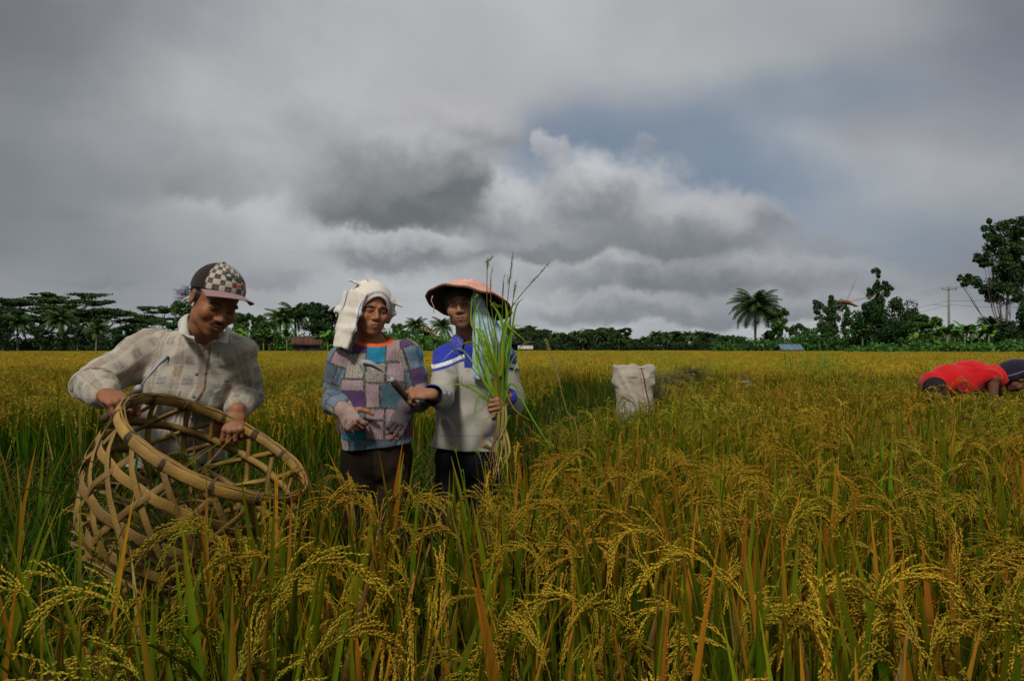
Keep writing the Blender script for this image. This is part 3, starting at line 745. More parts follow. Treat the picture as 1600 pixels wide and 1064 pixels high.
# ------------------------------------------------------------------ people
def body_volume(J, h=.0034):
    """one continuous body: J holds the joints in world space"""
    pts = np.array([v for k, v in J.items() if k in ('shL', 'shR', 'elL', 'elR', 'wrL', 'wrR', 'hipL', 'hipR', 'knL', 'knR', 'anL', 'anR', 'head', 'pelvis')])
    lo = pts.min(0)-.22; hi = pts.max(0)+.22; lo[2] = min(lo[2], -.02)
    hi[2] = J['head'][2]+.17
    return Vol(lo, hi, h)
def build_body(name_parent, J, H, sc=1.0, skin=(.2, .1, .05), lips=(.25, .08, .06), side=(1, 0, 0), hands=(), hsc=.95, male=False, down=False, old=False, gaze=0, om=0.0, extra=None, h=.0034):
    v = body_volume(J, h); side = np.asarray(side, float); k = sc
    nb = J['neck']
    v.loft([(J['pelvis'], (.135*k, .095*k)), (J['waist'], (.115*k, .085*k)), (J['chest'], (.135*k, .100*k)), (J['upper'], (.115*k, .075*k))], side, .03)
    v.cap(J['upper'], nb, .055*k, .048*k, .03)
    for s in ('L', 'R'):
        v.cap(J['upper'], J['sh'+s], .058*k, .050*k, .04)
        v.cap(J['sh'+s], J['el'+s], .046*k, .036*k, .02)
        v.cap(J['el'+s], J['el'+s]*.7+J['wr'+s]*.3, .036*k, .037*k, .01); v.cap(J['el'+s]*.7+J['wr'+s]*.3, J['wr'+s], .037*k, .0245*k, .01)
        v.cap(J['hip'+s], J['kn'+s], .078*k, .052*k, .03)
        v.cap(J['kn'+s], J['kn'+s]*.7+J['an'+s]*.3, .050*k, .052*k, .02); v.cap(J['kn'+s]*.7+J['an'+s]*.3, J['an'+s], .052*k, .034*k, .01)
        a = J['an'+s]; ft = J.get('toe', np.array([0, -1., 0]))
        v.ecap(a+[0, 0, -.02], a+ft*.13*k+[0, 0, -.045], (.036*k, .034*k), (.040*k, .018*k), np.cross(ft, [0, 0, 1.]), .02)
    hc = J['head']
    # head, evaluated in its own frame
    sl, p = v.box(hc-.19, hc+.19)
    sh = p.shape; q = ((p.reshape(-1, 3)-hc)@H)/hsc
    d = (head_field(q, male, down, om)*hsc).reshape(sh[:3]).astype(np.float32)
    v.g[sl] = smin(v.g[sl], d, .018)
    v.chain([hc+H@np.array([0, .030, -.055])*hsc, nb*.5+(hc+H@np.array([0, .030, -.085])*hsc)*.5, nb], [.050*k, .048*k, .055*k], .022)
    for hd in hands: add_hand(v, **hd)
    if extra: extra(v)
    V, Q = v.mesh()
    q = (V-hc)@H/hsc; hm = np.linalg.norm(q, axis=1) < .17
    # finer faces on the face itself
    fm = (q[:, 1] < -.01) & (q[:, 2] > -.115) & (q[:, 2] < .06) & hm
    bm = bmesh.new(); tmp = mesh_np('tmp', V, Q); bm.from_mesh(tmp); bm.faces.ensure_lookup_table()
    ed = set()
    for f_ in bm.faces:
        if all(fm[w_.index] for w_ in f_.verts): ed.update(f_.edges)
    nv0 = len(V); bmesh.ops.subdivide_edges(bm, edges=list(ed), cuts=1, use_grid_fill=True); bmesh.ops.triangulate(bm, faces=[f_ for f_ in bm.faces if len(f_.verts) > 4])
    V = np.array([w_.co[:] for w_ in bm.verts]); bm.verts.index_update()
    Q = np.array([[w_.index for w_ in f_.verts] for f_ in bm.faces if len(f_.verts) == 4]); Tr = np.array([[w_.index for w_ in f_.verts] for f_ in bm.faces if len(f_.verts) == 3]).reshape(-1, 3)
    bm.free(); bpy.data.meshes.remove(tmp)
    q = (V-hc)@H/hsc; hm = np.linalg.norm(q, axis=1) < .17
    cm = (q[:, 1] < -.03) & (q[:, 2] > -.10) & (q[:, 2] < .05) & hm; qq = q[cm]
    for _ in range(2):
        d0 = head_field(qq, male, down, om); e_ = 4e-4
        gr = np.stack([(head_field(qq+np.eye(3)[k_]*e_, male, down, om)-d0)/e_ for k_ in range(3)], 1); gr /= np.maximum((gr**2).sum(1, keepdims=True), .3)
        qq = qq-gr*np.clip(d0, -.003, .003)[:, None]
    V[cm] = hc+(qq*hsc)@H.T; q[cm] = qq
    c = np.tile(np.asarray(skin, float), (len(V), 1))*(1+.1*fbm(V*25, 3, 2)[:, None])
    c[hm] = head_colour(q[hm], skin, lips, male, down, gaze, old)
    me = mesh_np('body', V, Q, Tr, col=c, mats=[M_SKIN])
    return link('body', me, name_parent), v

def cloth_mesh(name, vol, parent, colour, mat=None, smooth_it=0):
    V, Q = vol.mesh()
    return link(name, mesh_np(name, V, Q, col=colour(V), mats=[mat or M_CLOTH]), parent)

def bnd(pts, m):
    p = np.array(pts); return p.min(0)-m, p.max(0)+m

def patchwork(seed, x0=-1.2, x1=1.2, y0=-1.2, y1=1.2, mean=.085):
    r = np.random.default_rng(seed); rects = []
    def cut(a, b, c, d):
        w, h = b-a, d-c
        if (w < mean*1.5 and h < mean*1.3) or (w*h < mean*mean*1.1 and r.random() < .8): rects.append((a, b, c, d)); return
        if w > h*1.1 or (w > mean*1.4 and r.random() < .4): m = a+w*r.uniform(.35, .65); cut(a, m, c, d); cut(m, b, c, d)
        else: m = c+h*r.uniform(.35, .65); cut(a, b, c, m); cut(a, b, m, d)
    nb = int((x1-x0)/.30)
    for i in range(nb):
        for j in range(int((y1-y0)/.30)): cut(x0+i*.3, x0+(i+1)*.3, y0+j*.3, y0+(j+1)*.3)
    return np.array(rects)
def patch_colour(u, v, rects, seed=0):
    pal = [(.055, .105, .135), (.016, .16, .26), (.075, .035, .10), (.26, .185, .195), (.28, .24, .20), (.07, .09, .12), (.08, .13, .16), (.27, .19, .20), (.33, .30, .25), (.10, .15, .20)]
    r = np.random.default_rng(seed); k = r.integers(0, len(pal), len(rects)); c = np.zeros((len(u), 3)); c[:] = (.1, .12, .14)
    p3 = np.stack([u, v, u*0], -1)
    no = fbm(p3*260, 4, 2); no2 = fbm(p3*np.array([700, 90, 1]), 8, 2)
    for i, (a, b, cc, d) in enumerate(rects):
        m = (u >= a) & (u < b) & (v >= cc) & (v < d)
        if not m.any(): continue
        col = np.tile(np.array(pal[k[i]]), (m.sum(), 1))
        um, vm = u[m], v[m]; e = np.minimum(np.minimum(um-a, b-um), np.minimum(vm-cc, d-vm))
        if k[i] in (4, 8):        # ornamented square
            cx, cy = (a+b)/2, (cc+d)/2; rr = np.hypot(um-cx, vm-cy); o = np.sin(rr*620)*np.cos(np.arctan2(vm-cy, um-cx)*8)+no[m]*.9
            col = np.where(o[:, None] > .1, col, col*.45+.01)
        elif k[i] in (3, 7): col = col*(1+.25*np.sign(np.sin(um*900))[:, None]*(no2[m][:, None] > 0))
        else: col = col*(1+.3*no2[m][:, None])
        if k[i] not in (1, 2, 5): 
            bm = (e < .0065) ; col[bm] = np.where(no[m][bm][:, None] > .05, (.17, .15, .13), (.06, .065, .07))
        col[e < .0022] *= .45
        c[m] = col
    return c

# ---- woman in the middle: towel over her head, patchwork shirt, knitted gloves
def woman_patchwork():
    d = 2.80; S = lambda x, y, dd=d: P(x, y, dd)
    gx, gy = P(588, 0, d)[0], d
    root = empty('person', (gx, gy, 0), 'woman in a patchwork print shirt with a white towel draped over her head', 'woman')
    H = frame(31, 8, 5)
    J = dict(head=S(579, 484, 2.79), neck=S(580, 533, 2.83), upper=S(583, 556, 2.84), chest=S(586, 590, 2.83), waist=S(588, 645, 2.83), pelvis=S(590, 700, 2.84),
             shL=S(537, 562, 2.83), elL=S(517, 626, 2.85), wrL=S(537, 641, 2.66), shR=S(636, 555, 2.86), elR=S(655, 622, 2.87), wrR=S(634, 636, 2.66),
             hipL=S(565, 712, 2.84), hipR=S(615, 712, 2.86), knL=S(562, 830, 2.80), knR=S(612, 830, 2.85))
    for s in 'LR': a = J['kn'+s].copy(); a[2] = .06; a[1] += .05; J['an'+s] = a
    hands = [dict(wrist=J['wrL'], f=(.50, -.30, -.55), n=(.45, .75, -.35), thumb=1, curls=[(45, 55, 35), (55, 60, 35), (60, 65, 40), (60, 60, 40)], sc=.92, tcurl=20),
             dict(wrist=J['wrR'], f=(-.34, -.30, -.88), n=(-.5, .85, -.05), thumb=1, curls=[(14, 22, 15), (20, 28, 18), (26, 30, 20), (32, 32, 20)], sc=.92, tcurl=15)]
    body, bv = build_body(root, J, H, .92, (.27, .11, .05), (.29, .10, .065), hands=hands, hsc=.90, gaze=.0038)
    # hair under the towel
    hv = Vol(J['head']-.16, J['head']+.16, .004); hc = J['head']
    hv.add(lambda p: sd_ell(((p.reshape(-1, 3)-hc)@H).reshape(p.shape), (0, .022, .036), (.079, .093, .084)), hc-.15, hc+.15, .0)
    hv.add(lambda p: sd_ell(((p.reshape(-1, 3)-hc)@H).reshape(p.shape), (0, -.10, -.045), (.066, .075, .098)), hc-.15, hc+.15, .006, 's')
    hv.displace(lambda p: .002*fbm((p-hc)@H*np.array([90, 90, 20]), 2, 2))
    cloth_mesh('hair', hv, body and root, lambda V: np.tile((.010, .008, .007), (len(V), 1)), M_HAIR)
    # shirt
    sv = Vol(S(470, 720, 2.5), S(705, 505, 3.2)+[0, 0, .02], .0033)
    side = norm(np.array([1, .06, 0]))
    sv.loft([(S(589, 706, 2.83), (.152, .112)), (S(588, 655, 2.82), (.146, .108)), (S(586, 600, 2.82), (.142, .108)), (S(583, 560, 2.835), (.125, .088))], side, .03)
    sv.cap(S(582, 552, 2.84), S(581, 536, 2.835), .080, .064, .03)
    segs = [(J['shL'], J['elL'], .064, .056), (J['elL'], J['wrL']+norm(J['elL']-J['wrL'])*.04, .054, .038), (J['shR'], J['elR'], .064, .056), (J['elR'], J['wrR']+norm(J['elR']-J['wrR'])*.05, .054, .038)]
    for s in 'LR': sv.cap(S(583, 557, 2.84), J['sh'+s], .066, .060, .04)
    for sg in segs: sv.cap(*sg, .018)
    def fold(p):
        dl = wrap_folds(p, segs, .0045, 55, 3)
        lab, al, an, best = seg_label(p, segs); arm = np.clip(1-(best/.03), 0, 1)
        q = p-[gx, 0, 0]
        w = fbm(q*np.array([5, 3, 5]), 4, 2)
        t = .0075*np.sin(q[:, 0]*46+w*5+q[:, 2]*12)*np.clip((1.08-p[:, 2])*4, 0.15, 1)+.004*fbm(q*np.array([16, 10, 9]), 7, 2)
        t += .008*np.clip((.9-p[:, 2])*8, 0, 1)*np.sin(q[:, 0]*60+w*3)
        return dl*arm+t*(1-arm)+crease(q@frame(0, 0, 25), np.array([9, 6, 4.]), 71, .006)*(1-arm*.3)
    sv.displace(fold)
    sv.clip(S(590, 697, 2.8), (.10, 0, -1), .004)
    nk = S(583, 528, 2.80)
    sv.add(lambda p: sd_ell(p, S(584, 527, 2.79), (.072, .080, .028)), nk-.1, nk+.1, .004, 's')
    rects = patchwork(11)
    def colr(V):
        lab, al, an, best = seg_label(V, segs); arm = best < .012
        w = .006*fbm(V*14, 3, 2)
        u = np.where(arm, an+lab*.31+.1, V[:, 0]-gx+.03)+w; v = np.where(arm, al+.4, V[:, 2]-1.0)+w
        back = (~arm) & (V[:, 1] > 2.86); u = np.where(back, -u+.5, u)
        c = patch_colour(u, v, rects, 5)
        nd = sd_ell(V, S(584, 527, 2.79), (.072, .080, .028)); c[(nd < .016) & (V[:, 2] > 1.2)] = (.60, .10, .012)
        return c
    shirt = cloth_mesh('patchwork_shirt', sv, root, colr)
    shirt['label'] = 'loose shirt printed with purple, teal and cream patches'
    # trousers
    tv = Vol(S(500, 1040, 2.5), S(700, 670, 3.1), .0045)
    tv.loft([(J['pelvis']+[0, 0, .03], (.140, .105)), (J['pelvis']-[0, 0, .05], (.146, .108))], side, .02)
    ts = [(J['hipL'], J['knL'], .086, .078), (J['knL'], J['anL']+[0, 0, .1], .078, .062), (J['hipR'], J['knR'], .086, .078), (J['knR'], J['anR']+[0, 0, .1], .078, .062)]
    for sg in ts: tv.cap(*sg, .02)
    tv.displace(lambda p: wrap_folds(p, ts, .004, 26, 8)+.004*fbm(p*np.array([20, 12, 5]), 2, 2))
    def tc(V):
        c = np.tile((.022, .014, .008), (len(V), 1)); st = np.exp(-((V[:, 0]-P(630, 0, d)[0]+.012*np.sin(V[:, 2]*30))/.004)**2)*(V[:, 1] < 2.86)*(V[:, 2] < .76)*(fbm(V*np.array([200, 50, 90]), 3, 2) > -.1)
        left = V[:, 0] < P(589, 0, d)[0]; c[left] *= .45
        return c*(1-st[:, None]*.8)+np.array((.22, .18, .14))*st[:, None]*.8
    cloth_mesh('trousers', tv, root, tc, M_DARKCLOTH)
    # gloves over the hands, fingertips free
    for s, hd, col, nm in (('L', hands[0], (.36, .25, .22), 'pale knitted fingerless glove with a torn cuff'), ('R', hands[1], (.115, .10, .105), 'dark grey knitted fingerless glove')):
        gv = Vol(J['wr'+s]-.17, J['wr'+s]+.17, .0032)
        e = norm(J['el'+s]-J['wr'+s]); gv.cap(J['wr'+s], J['wr'+s]+e*.075, .031, .038, .01)
        f = norm(hd['f']); n = np.asarray(hd['n'], float); n = norm(n-f*np.dot(f, n)); sd = np.cross(f, n); w = J['wr'+s]
        gv.ecap(w, w+f*.066, (.033, .024), (.041, .019), sd, .012)
        gv.ell(w+f*.03+sd*.024+n*.008, (.026, .022, .022), None, .01)
        for i, o in enumerate((.027, .009, -.009, -.025)):
            b = w+f*.072+sd*o; dd = norm(f+sd*math.tan(R(4*(1.5-i)))); q1 = rotv(dd, np.cross(dd, n), R(hd['curls'][i][0])); L = (.078, .086, .079, .062)[i]*.92
            tip = .36 if s == 'L' else .46
            gv.chain([b-f*.01, b, b+q1*L*tip], [.0118, .0122, .0118], .004)
            if s == 'R': q2 = rotv(dd, np.cross(dd, n), R(hd['curls'][i][0]+hd['curls'][i][1])); gv.cap(b+q1*L*.46, b+q1*L*.46+q2*L*.2, .0115, .0110, .003)
        gv.displace(lambda p: .0016*fbm(p*140, 3, 2))
        def gc(V, col=col, e=e, w=w):
            t = (V-w)@e; rib = 1+.22*fbm(np.stack([V[:, 0]*120, V[:, 1]*120, V[:, 2]*400], -1), 3, 2); c = np.tile(col, (len(V), 1))*rib[:, None]
            if col[0] > .2: hole = fbm(V*90, 6, 2) > .42; c[hole] = (.2, .08, .04)
            return c
        g = cloth_mesh('glove', gv, root, gc, M_KNIT); g['label'] = nm
        if s == 'L':                                         # torn threads hanging from the cuff
            mt = MB(); r = np.random.default_rng(3)
            for k in range(26):
                b = w+e*r.uniform(-.03, .06)+np.array([r.uniform(-.01, .03), -.02, -.03]); pts = [b]
                for j in range(5): b = b+np.array([r.uniform(-.006, .008), r.uniform(-.004, .004), -.014]); pts.append(b)
                tube(mt, pts, .0012, 3, (.34, .25, .22))
            for k in range(3):
                b = w+np.array([.004+.014*k, -.022, -.02]); 
                tube(mt, [b, b+[0.004, -.004, -.03], b+[.006, 0, -.065]], [.009, .010, .003], 8, (.33, .23, .21), flat=(1, .35), side=(1, 0, 0))
            mt.obj('loose_threads', M_KNIT, g)
    # towel on the head
    tw = Vol(hc-[.24, .22, .24], hc+[.24, .22, .20], .0033)
    loc = lambda p: ((p.reshape(-1, 3)-hc)@H).reshape(p.shape)
    lo, hi = hc-.24, hc+.24
    tw.add(lambda p: sd_ell(loc(p), (0, .018, .032), (.0915, .108, .097)), lo, hi, 0)
    W = lambda x, y, z: hc+H@np.array([x, y, z])
    # flap on the picture-left side, reaching the shoulder
    sd2 = norm(H@np.array([.25, -1, 0]))
    tw.loft([(W(-.074, .00, .06), (.085, .014)), (W(-.090, -.006, -.02), (.082, .009)), (W(-.104, -.012, -.09), (.070, .008)), (W(-.116, -.02, -.165), (.058, .008))], sd2, .02)
    tw.loft([(W(.060, .02, .055), (.07, .011)), (W(.079, .025, .0), (.055, .008)), (W(.083, .03, -.045), (.03, .007))], sd2, .02)
    tw.loft([(W(0, .09, .05), (.10, .018)), (W(0, .115, -.04), (.10, .017)), (W(-.02, .12, -.13), (.09, .015))], norm(H@np.array([1, 0, 0])), .02)
    tw.ecap(W(.06, -.03, .06), W(.116, -.052, .032), (.030, .007), (.003, .003), H@np.array([0, 1, .6]), .012)      # pointed corner
    tw.ecap(W(-.045, .0, .100), W(-.112, -.01, .112), (.026, .006), (.003, .003), H@np.array([0, 1, .3]), .012)
    tw.ecap(W(-.01, -.01, .112), W(-.050, -.02, .134), (.026, .006), (.003, .003), H@np.array([.2, 1, .3]), .012)
    # hollow and face opening
    tw.add(lambda p: sd_ell(loc(p), (0, .018, .030), (.083, .100, .088)), lo, hi, .004, 's')
    def opening(p):
        q = loc(p); return np.maximum(sd_ell(q, (.003, -.10, -.045), (.062, .105, .108)), -.2)
    tw.add(opening, lo, hi, .006, 's')
    tw.add(lambda p: sd_ell(loc(p), (0, -.02, -.17), (.066, .10, .10)), lo, hi, .006, 's')
    tw.displace(lambda p: .004*np.sin(((p-hc)@H)[:, 1]*80+((p-hc)@H)[:, 0]*20+3*fbm((p-hc)*7, 13, 2))*np.clip(-(((p-hc)@H)[:, 0]+.06)*20, 0, 1)*np.clip(.07-((p-hc)@H)[:, 2], 0, .1)*10)
    tw.displace(lambda p: .002*np.sin(((p-hc)@H)[:, 0]*60+((p-hc)@H)[:, 1]*35+4*fbm((p-hc)*9, 3, 2))*np.clip(-(p[:, 2]-hc[2]-.08)*9, .25, 1)+.0012*fbm((p-hc)*22, 6, 2))
    tw.displace(lambda p: crease((p-hc)@H, np.array([10, 10, 5.]), 61, .0022), .02)
    def towc(V):
        q = (V-hc)@H; c = np.tile((.58, .535, .46), (len(V), 1))*(1+.08*fbm(V*30, 2, 2)[:, None])
        o = sd_ell(q, (.003, -.10, -.045), (.062, .105, .108))
        for t in (.016, .022): c[np.abs(o-t) < .0016] = (.10, .10, .32)
        side_ = np.exp(-((q[:, 1]-.035)/.006)**2)*(q[:, 0] < -.05)*(q[:, 2] > -.02); c = c*(1-side_[:, None])+np.array((.05, .06, .30))*side_[:, None]
        c[(fbm(q*np.array([60, 60, 60]), 8, 2) > .55)] *= .8
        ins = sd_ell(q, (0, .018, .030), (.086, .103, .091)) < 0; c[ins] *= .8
        return c
    t = cloth_mesh('head_towel', tw, root, towc); t['label'] = 'white cotton towel with thin blue border stripes'
    return root, J

# ---- older woman with the conical hat
def woman_hat():
    d = 2.95; S = lambda x, y, dd=d: P(x, y, dd)
    gx = P(738, 0, d)[0]
    root = empty('person', (gx, d, 0), 'older woman in a grey polo shirt with blue yoke wearing a wide conical hat', 'woman')
    H = frame(-6, 5, -7); hc = S(722, 476, 2.95)
    J = dict(head=hc, neck=S(731, 528, 3.0), upper=S(736, 554, 3.02), chest=S(738, 590, 3.0), waist=S(735, 645, 2.99), pelvis=S(732, 700, 3.0),
             shL=S(698, 560, 2.99), elL=S(690, 612, 2.98), wrL=S(676, 617, 2.78), shR=S(784, 560, 3.04), elR=S(800, 618, 3.0), wrR=S(794, 620, 2.80),
             hipL=S(709, 715, 3.0), hipR=S(757, 715, 3.02), knL=S(708, 830, 2.96), knR=S(755, 830, 3.02))
    J['elL'] = S(690, 620, 2.80); J['wrL'] = S(673, 616, 2.58); J['elR'] = S(801, 628, 3.01)
    for s in 'LR': a = J['kn'+s].copy(); a[2] = .06; a[1] += .05; J['an'+s] = a
    hands = [dict(wrist=J['wrL'], f=(-.95, -.22, .06), n=(-.1, .5, -.80), thumb=-1, curls=[(60, 75, 45), (65, 75, 45), (68, 75, 45), (70, 75, 45)], sc=.92, tcurl=30, spread=2),
             dict(wrist=J['wrR'], f=(-.45, -.55, -.35), n=(-.45, .75, .1), thumb=1, curls=[(55, 70, 45), (60, 72, 45), (62, 72, 45), (66, 72, 45)], sc=.92, tcurl=30, spread=2)]
    body, bv = build_body(root, J, H, .92, (.25, .115, .06), (.23, .09, .065), hands=hands, hsc=.90, old=True, om=.0012)
    sv = Vol(S(640, 725, 2.6), S(860, 505, 3.35)+[0, 0, .02], .0033); side = norm(np.array([1, .1, 0]))
    sv.loft([(S(733, 706, 3.0), (.165, .115)), (S(735, 655, 2.99), (.158, .110)), (S(738, 600, 2.99), (.140, .105)), (S(738, 562, 3.01), (.120, .085))], side, .03)
    sv.cap(S(737, 552, 3.02), S(733, 534, 3.01), .080, .060, .03)
    segs = [(J['shL'], J['elL'], .064, .054), (J['elL'], J['wrL']+norm(J['elL']-J['wrL'])*.035, .052, .040), (J['shR'], J['elR'], .066, .054), (J['elR'], J['wrR']+norm(J['elR']-J['wrR'])*.02, .052, .040)]
    for s in 'LR': sv.cap(S(736, 557, 3.02), J['sh'+s], .066, .062, .04)
    for sg in segs: sv.cap(*sg, .018)
    def fold(p):
        dl = wrap_folds(p, segs, .0045, 60, 13); lab, al, an, best = seg_label(p, segs); arm = np.clip(1-(best/.03), 0, 1)
        q = p-[gx, 0, 0]; w = fbm(q*np.array([5, 3, 5]), 14, 2)
        t = .007*np.sin((q[:, 0]*38-(p[:, 2]-1)*30)+w*4)*np.clip((1.1-p[:, 2])*4, 0.1, 1)+.004*fbm(q*np.array([14, 10, 9]), 17, 2)
        return dl*arm+t*(1-arm)+crease(q@frame(0, 0, -38), np.array([9, 6, 3.5]), 81, .008)*(1-arm*.3)
    sv.displace(fold); sv.clip(S(733, 702, 2.95), (-.06, 0, -1), .004)
    sv.add(lambda p: sd_cap(p, S(729, 520, 2.95), S(732, 548, 2.88), .048, .020), S(731, 535, 2.9)-.12, S(731, 535, 2.9)+.12, .004, 's')
    def colr(V):
        lab, al, an, best = seg_label(V, segs); arm = best < .010
        c = np.tile((.31, .29, .255), (len(V), 1))*(1+.06*fbm(V*12, 2, 2)[:, None])
        x = (V[:, 0]-gx); z = V[:, 2]
        yoke = 1.232+.10*np.clip(-x-.06, 0, 1)*-1.0-.045*np.clip((np.abs(x)-.05)/.12, 0, 1)+.012*np.sin(x*20)
        blue = np.array((.022, .035, .30)); 
        m = (z > yoke); c[m] = blue
        white = (z > yoke-.016) & (z <= yoke); c[white] = (.6, .6, .6)
        b2 = (z > yoke-.030) & (z <= yoke-.019); c[b2] = blue
        pl = (np.abs(x-(-.012)) < .022) & (z > 1.165) & (V[:, 1] < 2.97) & ~arm; c[pl] = blue*.8
        cuff = ((lab == 1) & (al > np.linalg.norm(np.subtract(segs[1][1], segs[1][0]))-.006)) | ((lab == 3) & (al > np.linalg.norm(np.subtract(segs[3][1], segs[3][0]))-.006)); c[cuff & arm] = blue
        hem = np.abs(z-(.865+0*x)) < .0015; c[hem & ~arm] *= .6
        r = np.random.default_rng(5)
        for k in range(14):
            o = np.array([gx+r.uniform(-.09, .08), 0, r.uniform(.9, 1.16)]); dd = np.hypot(V[:, 0]-o[0], V[:, 2]-o[2]); s = np.clip(1-dd/r.uniform(.006, .014), 0, 1)[:, None]*.5
            c = c*(1-s)+np.array((.22, .13, .07))*s
        return c
    shirt = cloth_mesh('polo_shirt', sv, root, colr); shirt['label'] = 'grey long-sleeved polo shirt with a bright blue yoke, placket and cuffs'
    # collar: two leaves standing round the neck
    mb = MB(); n = 28
    for s in (-1, 1):
        t = np.linspace(0, 1, n); ang = R(90)-s*t*R(165)
        top = np.stack([.056*np.cos(ang), .056*np.sin(ang), .030-.030*t**2], 1)+S(732, 528, 3.0)
        bot = np.stack([(.080+.01*t)*np.cos(ang), (.078+.012*t)*np.sin(ang), -.012-.050*t**1.5], 1)+S(732, 528, 3.0)
        mid = (top+bot)/2+np.stack([.010*np.cos(ang), .010*np.sin(ang), 0*ang+.006], 1)
        V = np.stack([top, mid, bot, bot-[0, 0, .004], mid*.97+top*.03-[0, 0, .006]], 1).reshape(-1, 3); i = np.arange(n-1)[:, None]
        q = np.concatenate([np.stack([i*5+j, i*5+(j+1) % 5, (i+1)*5+(j+1) % 5, (i+1)*5+j], -1) for j in range(5)]).reshape(-1, 4)
        mb.add(V, q, None, (.03, .05, .38))
    mb.obj('collar', M_CLOTH, shirt)
    tv = Vol(S(650, 1040, 2.6), S(830, 670, 3.3), .0045)
    tv.loft([(J['pelvis']+[0, 0, .03], (.140, .100)), (J['pelvis']-[0, 0, .05], (.142, .105))], side, .02)
    ts = [(J['hipL'], J['knL'], .084, .074), (J['knL'], J['anL']+[0, 0, .1], .074, .06), (J['hipR'], J['knR'], .084, .074), (J['knR'], J['anR']+[0, 0, .1], .074, .06)]
    for sg in ts: tv.cap(*sg, .02)
    tv.displace(lambda p: wrap_folds(p, ts, .004, 26, 28))
    cloth_mesh('trousers', tv, root, lambda V: np.tile((.008, .008, .010), (len(V), 1)), M_DARKCLOTH)
    # dark cloth round the head under the hat, and the pale blue scarf hanging beside the face
    hv = Vol(hc-.17, hc+.17, .004); loc = lambda p: ((p.reshape(-1, 3)-hc)@H).reshape(p.shape)
    hv.add(lambda p: sd_ell(loc(p), (0, .020, .034), (.082, .096, .082)), hc-.16, hc+.16, 0)
    hv.add(lambda p: sd_ell(loc(p), (0, -.10, -.06), (.062, .085, .098)), hc-.16, hc+.16, .006, 's')
    cloth_mesh('hair', hv, root, lambda V: np.tile((.012, .011, .012), (len(V), 1)), M_HAIR)
    fv = Vol(S(725, 612, 2.6), S(812, 450, 3.3), .0033)
    W = lambda x, y, z: hc+H@np.array([x, y, z]); sdx = norm(np.array([1, -.12, 0]))
    fv.loft([(W(.070, -.02, .06), (.030, .016)), (W(.078, -.055, .0), (.034, .015)), (S(756, 520, 2.88), (.046, .016)), (S(757, 555, 2.86), (.048, .013)), (S(755, 590, 2.855), (.042, .010))], sdx, .02)
    fv.loft([(S(765, 505, 2.95), (.040, .016)), (S(778, 535, 2.92), (.050, .014)), (S(786, 556, 2.93), (.046, .012))], sdx, .02)
    fv.displace(lambda p: .0045*np.sin(p[:, 0]*90+3*fbm(p*9, 3, 2))+.002*fbm(p*30, 3, 2))
    def fc(V):
        c = np.tile((.33, .46, .52), (len(V), 1))*(1+.1*fbm(V*20, 2, 2)[:, None]); st = np.abs(np.sin(V[:, 0]*75+V[:, 2]*9)) > .985; c[st] *= .6; return c
    f = cloth_mesh('scarf', fv, root, fc); f['label'] = 'pale blue cotton scarf hanging beside the face'
    # conical hat
    hat_c = S(733, 471, 2.97); ax = norm(np.array([-.13, .26, 1.0])); ax[0] = .0; ax = norm(np.array([.17, .33, 1.0]))
    X = norm(np.cross([0, 1, 0], ax)); Y = np.cross(ax, X); n = 72; prof = [(.0, .102), (.02, .098), (.05, .088), (.09, .066), (.13, .040), (.165, .014), (.190, -.008), (.196, -.012)]
    def hatmesh(off, colf, rim=False):
        mb = MB(); a = np.linspace(0, 2*np.pi, n, endpoint=False); V = []; C = []
        for (r_, z_) in prof:
            wob = 1+.012*np.sin(a*3+1)+.008*np.sin(a*7+r_*30)
            V.append(hat_c+(r_*wob*np.cos(a))[:, None]*X+(r_*wob*np.sin(a))[:, None]*Y+((z_-off+.004*np.sin(a*5+r_*60)+.003*np.sin(a*11))[:, None])*ax)
            C.append(colf(a, r_))
        V = np.concatenate(V); C = np.concatenate(C); k = len(prof); i, j = np.meshgrid(np.arange(k-1), np.arange(n), indexing='ij'); j2 = (j+1) % n
        q = np.stack([i*n+j, (i+1)*n+j, (i+1)*n+j2, i*n+j2], -1).reshape(-1, 4); mb.add(V, q, None, C); return mb
    r = np.random.default_rng(2); st = r.uniform(-1, 1, n)
    m1 = hatmesh(0, lambda a, rr: np.tile((.55, .27, .22), (n, 1))*(1+.16*np.sin(a*9+rr*70)[:, None]+.12*st[:, None])+np.array((.06, .08, .08))*(np.sin(a*4+rr*25) > .6)[:, None])
    hat = m1.obj('conical_hat', M_HATTOP, root); hat['label'] = 'wide conical hat with faded pink cloth over a woven brown frame'
    hatmesh(.006, lambda a, rr: np.tile((.085, .05, .028), (n, 1))*(1+.3*np.sign(np.sin(a*36+np.sin(rr*150)))[:, None])).obj('woven_lining', M_STRAW, hat)
    mb = MB(); a = np.linspace(0, 2*np.pi, 73); w = 1+.012*np.sin(a*3+1)+.008*np.sin(a*7+.196*30)
    rp = hat_c+(.197*w*np.cos(a))[:, None]*X+(.197*w*np.sin(a))[:, None]*Y+(-.015+.004*np.sin(a*5+.196*60)+.003*np.sin(a*11))[:, None]*ax
    tube(mb, rp, .0052, 6, (.16, .085, .04)); 
    for k in range(0, 72): tube(mb, [rp[k]+ax*.006, rp[k]-ax*.006+(rp[k+1]-rp[k])*.5], .0018, 4, (.34, .2, .15))
    b = S(676, 462, 2.83); tube(mb, [b, b+[-.006, -.004, -.02], b+[.006, 0, -.05], b+[.004, 0, -.075]], .0018, 4, (.55, .33, .30))
    mb.obj('rim_binding', M_STRAW, hat)
    return root, J

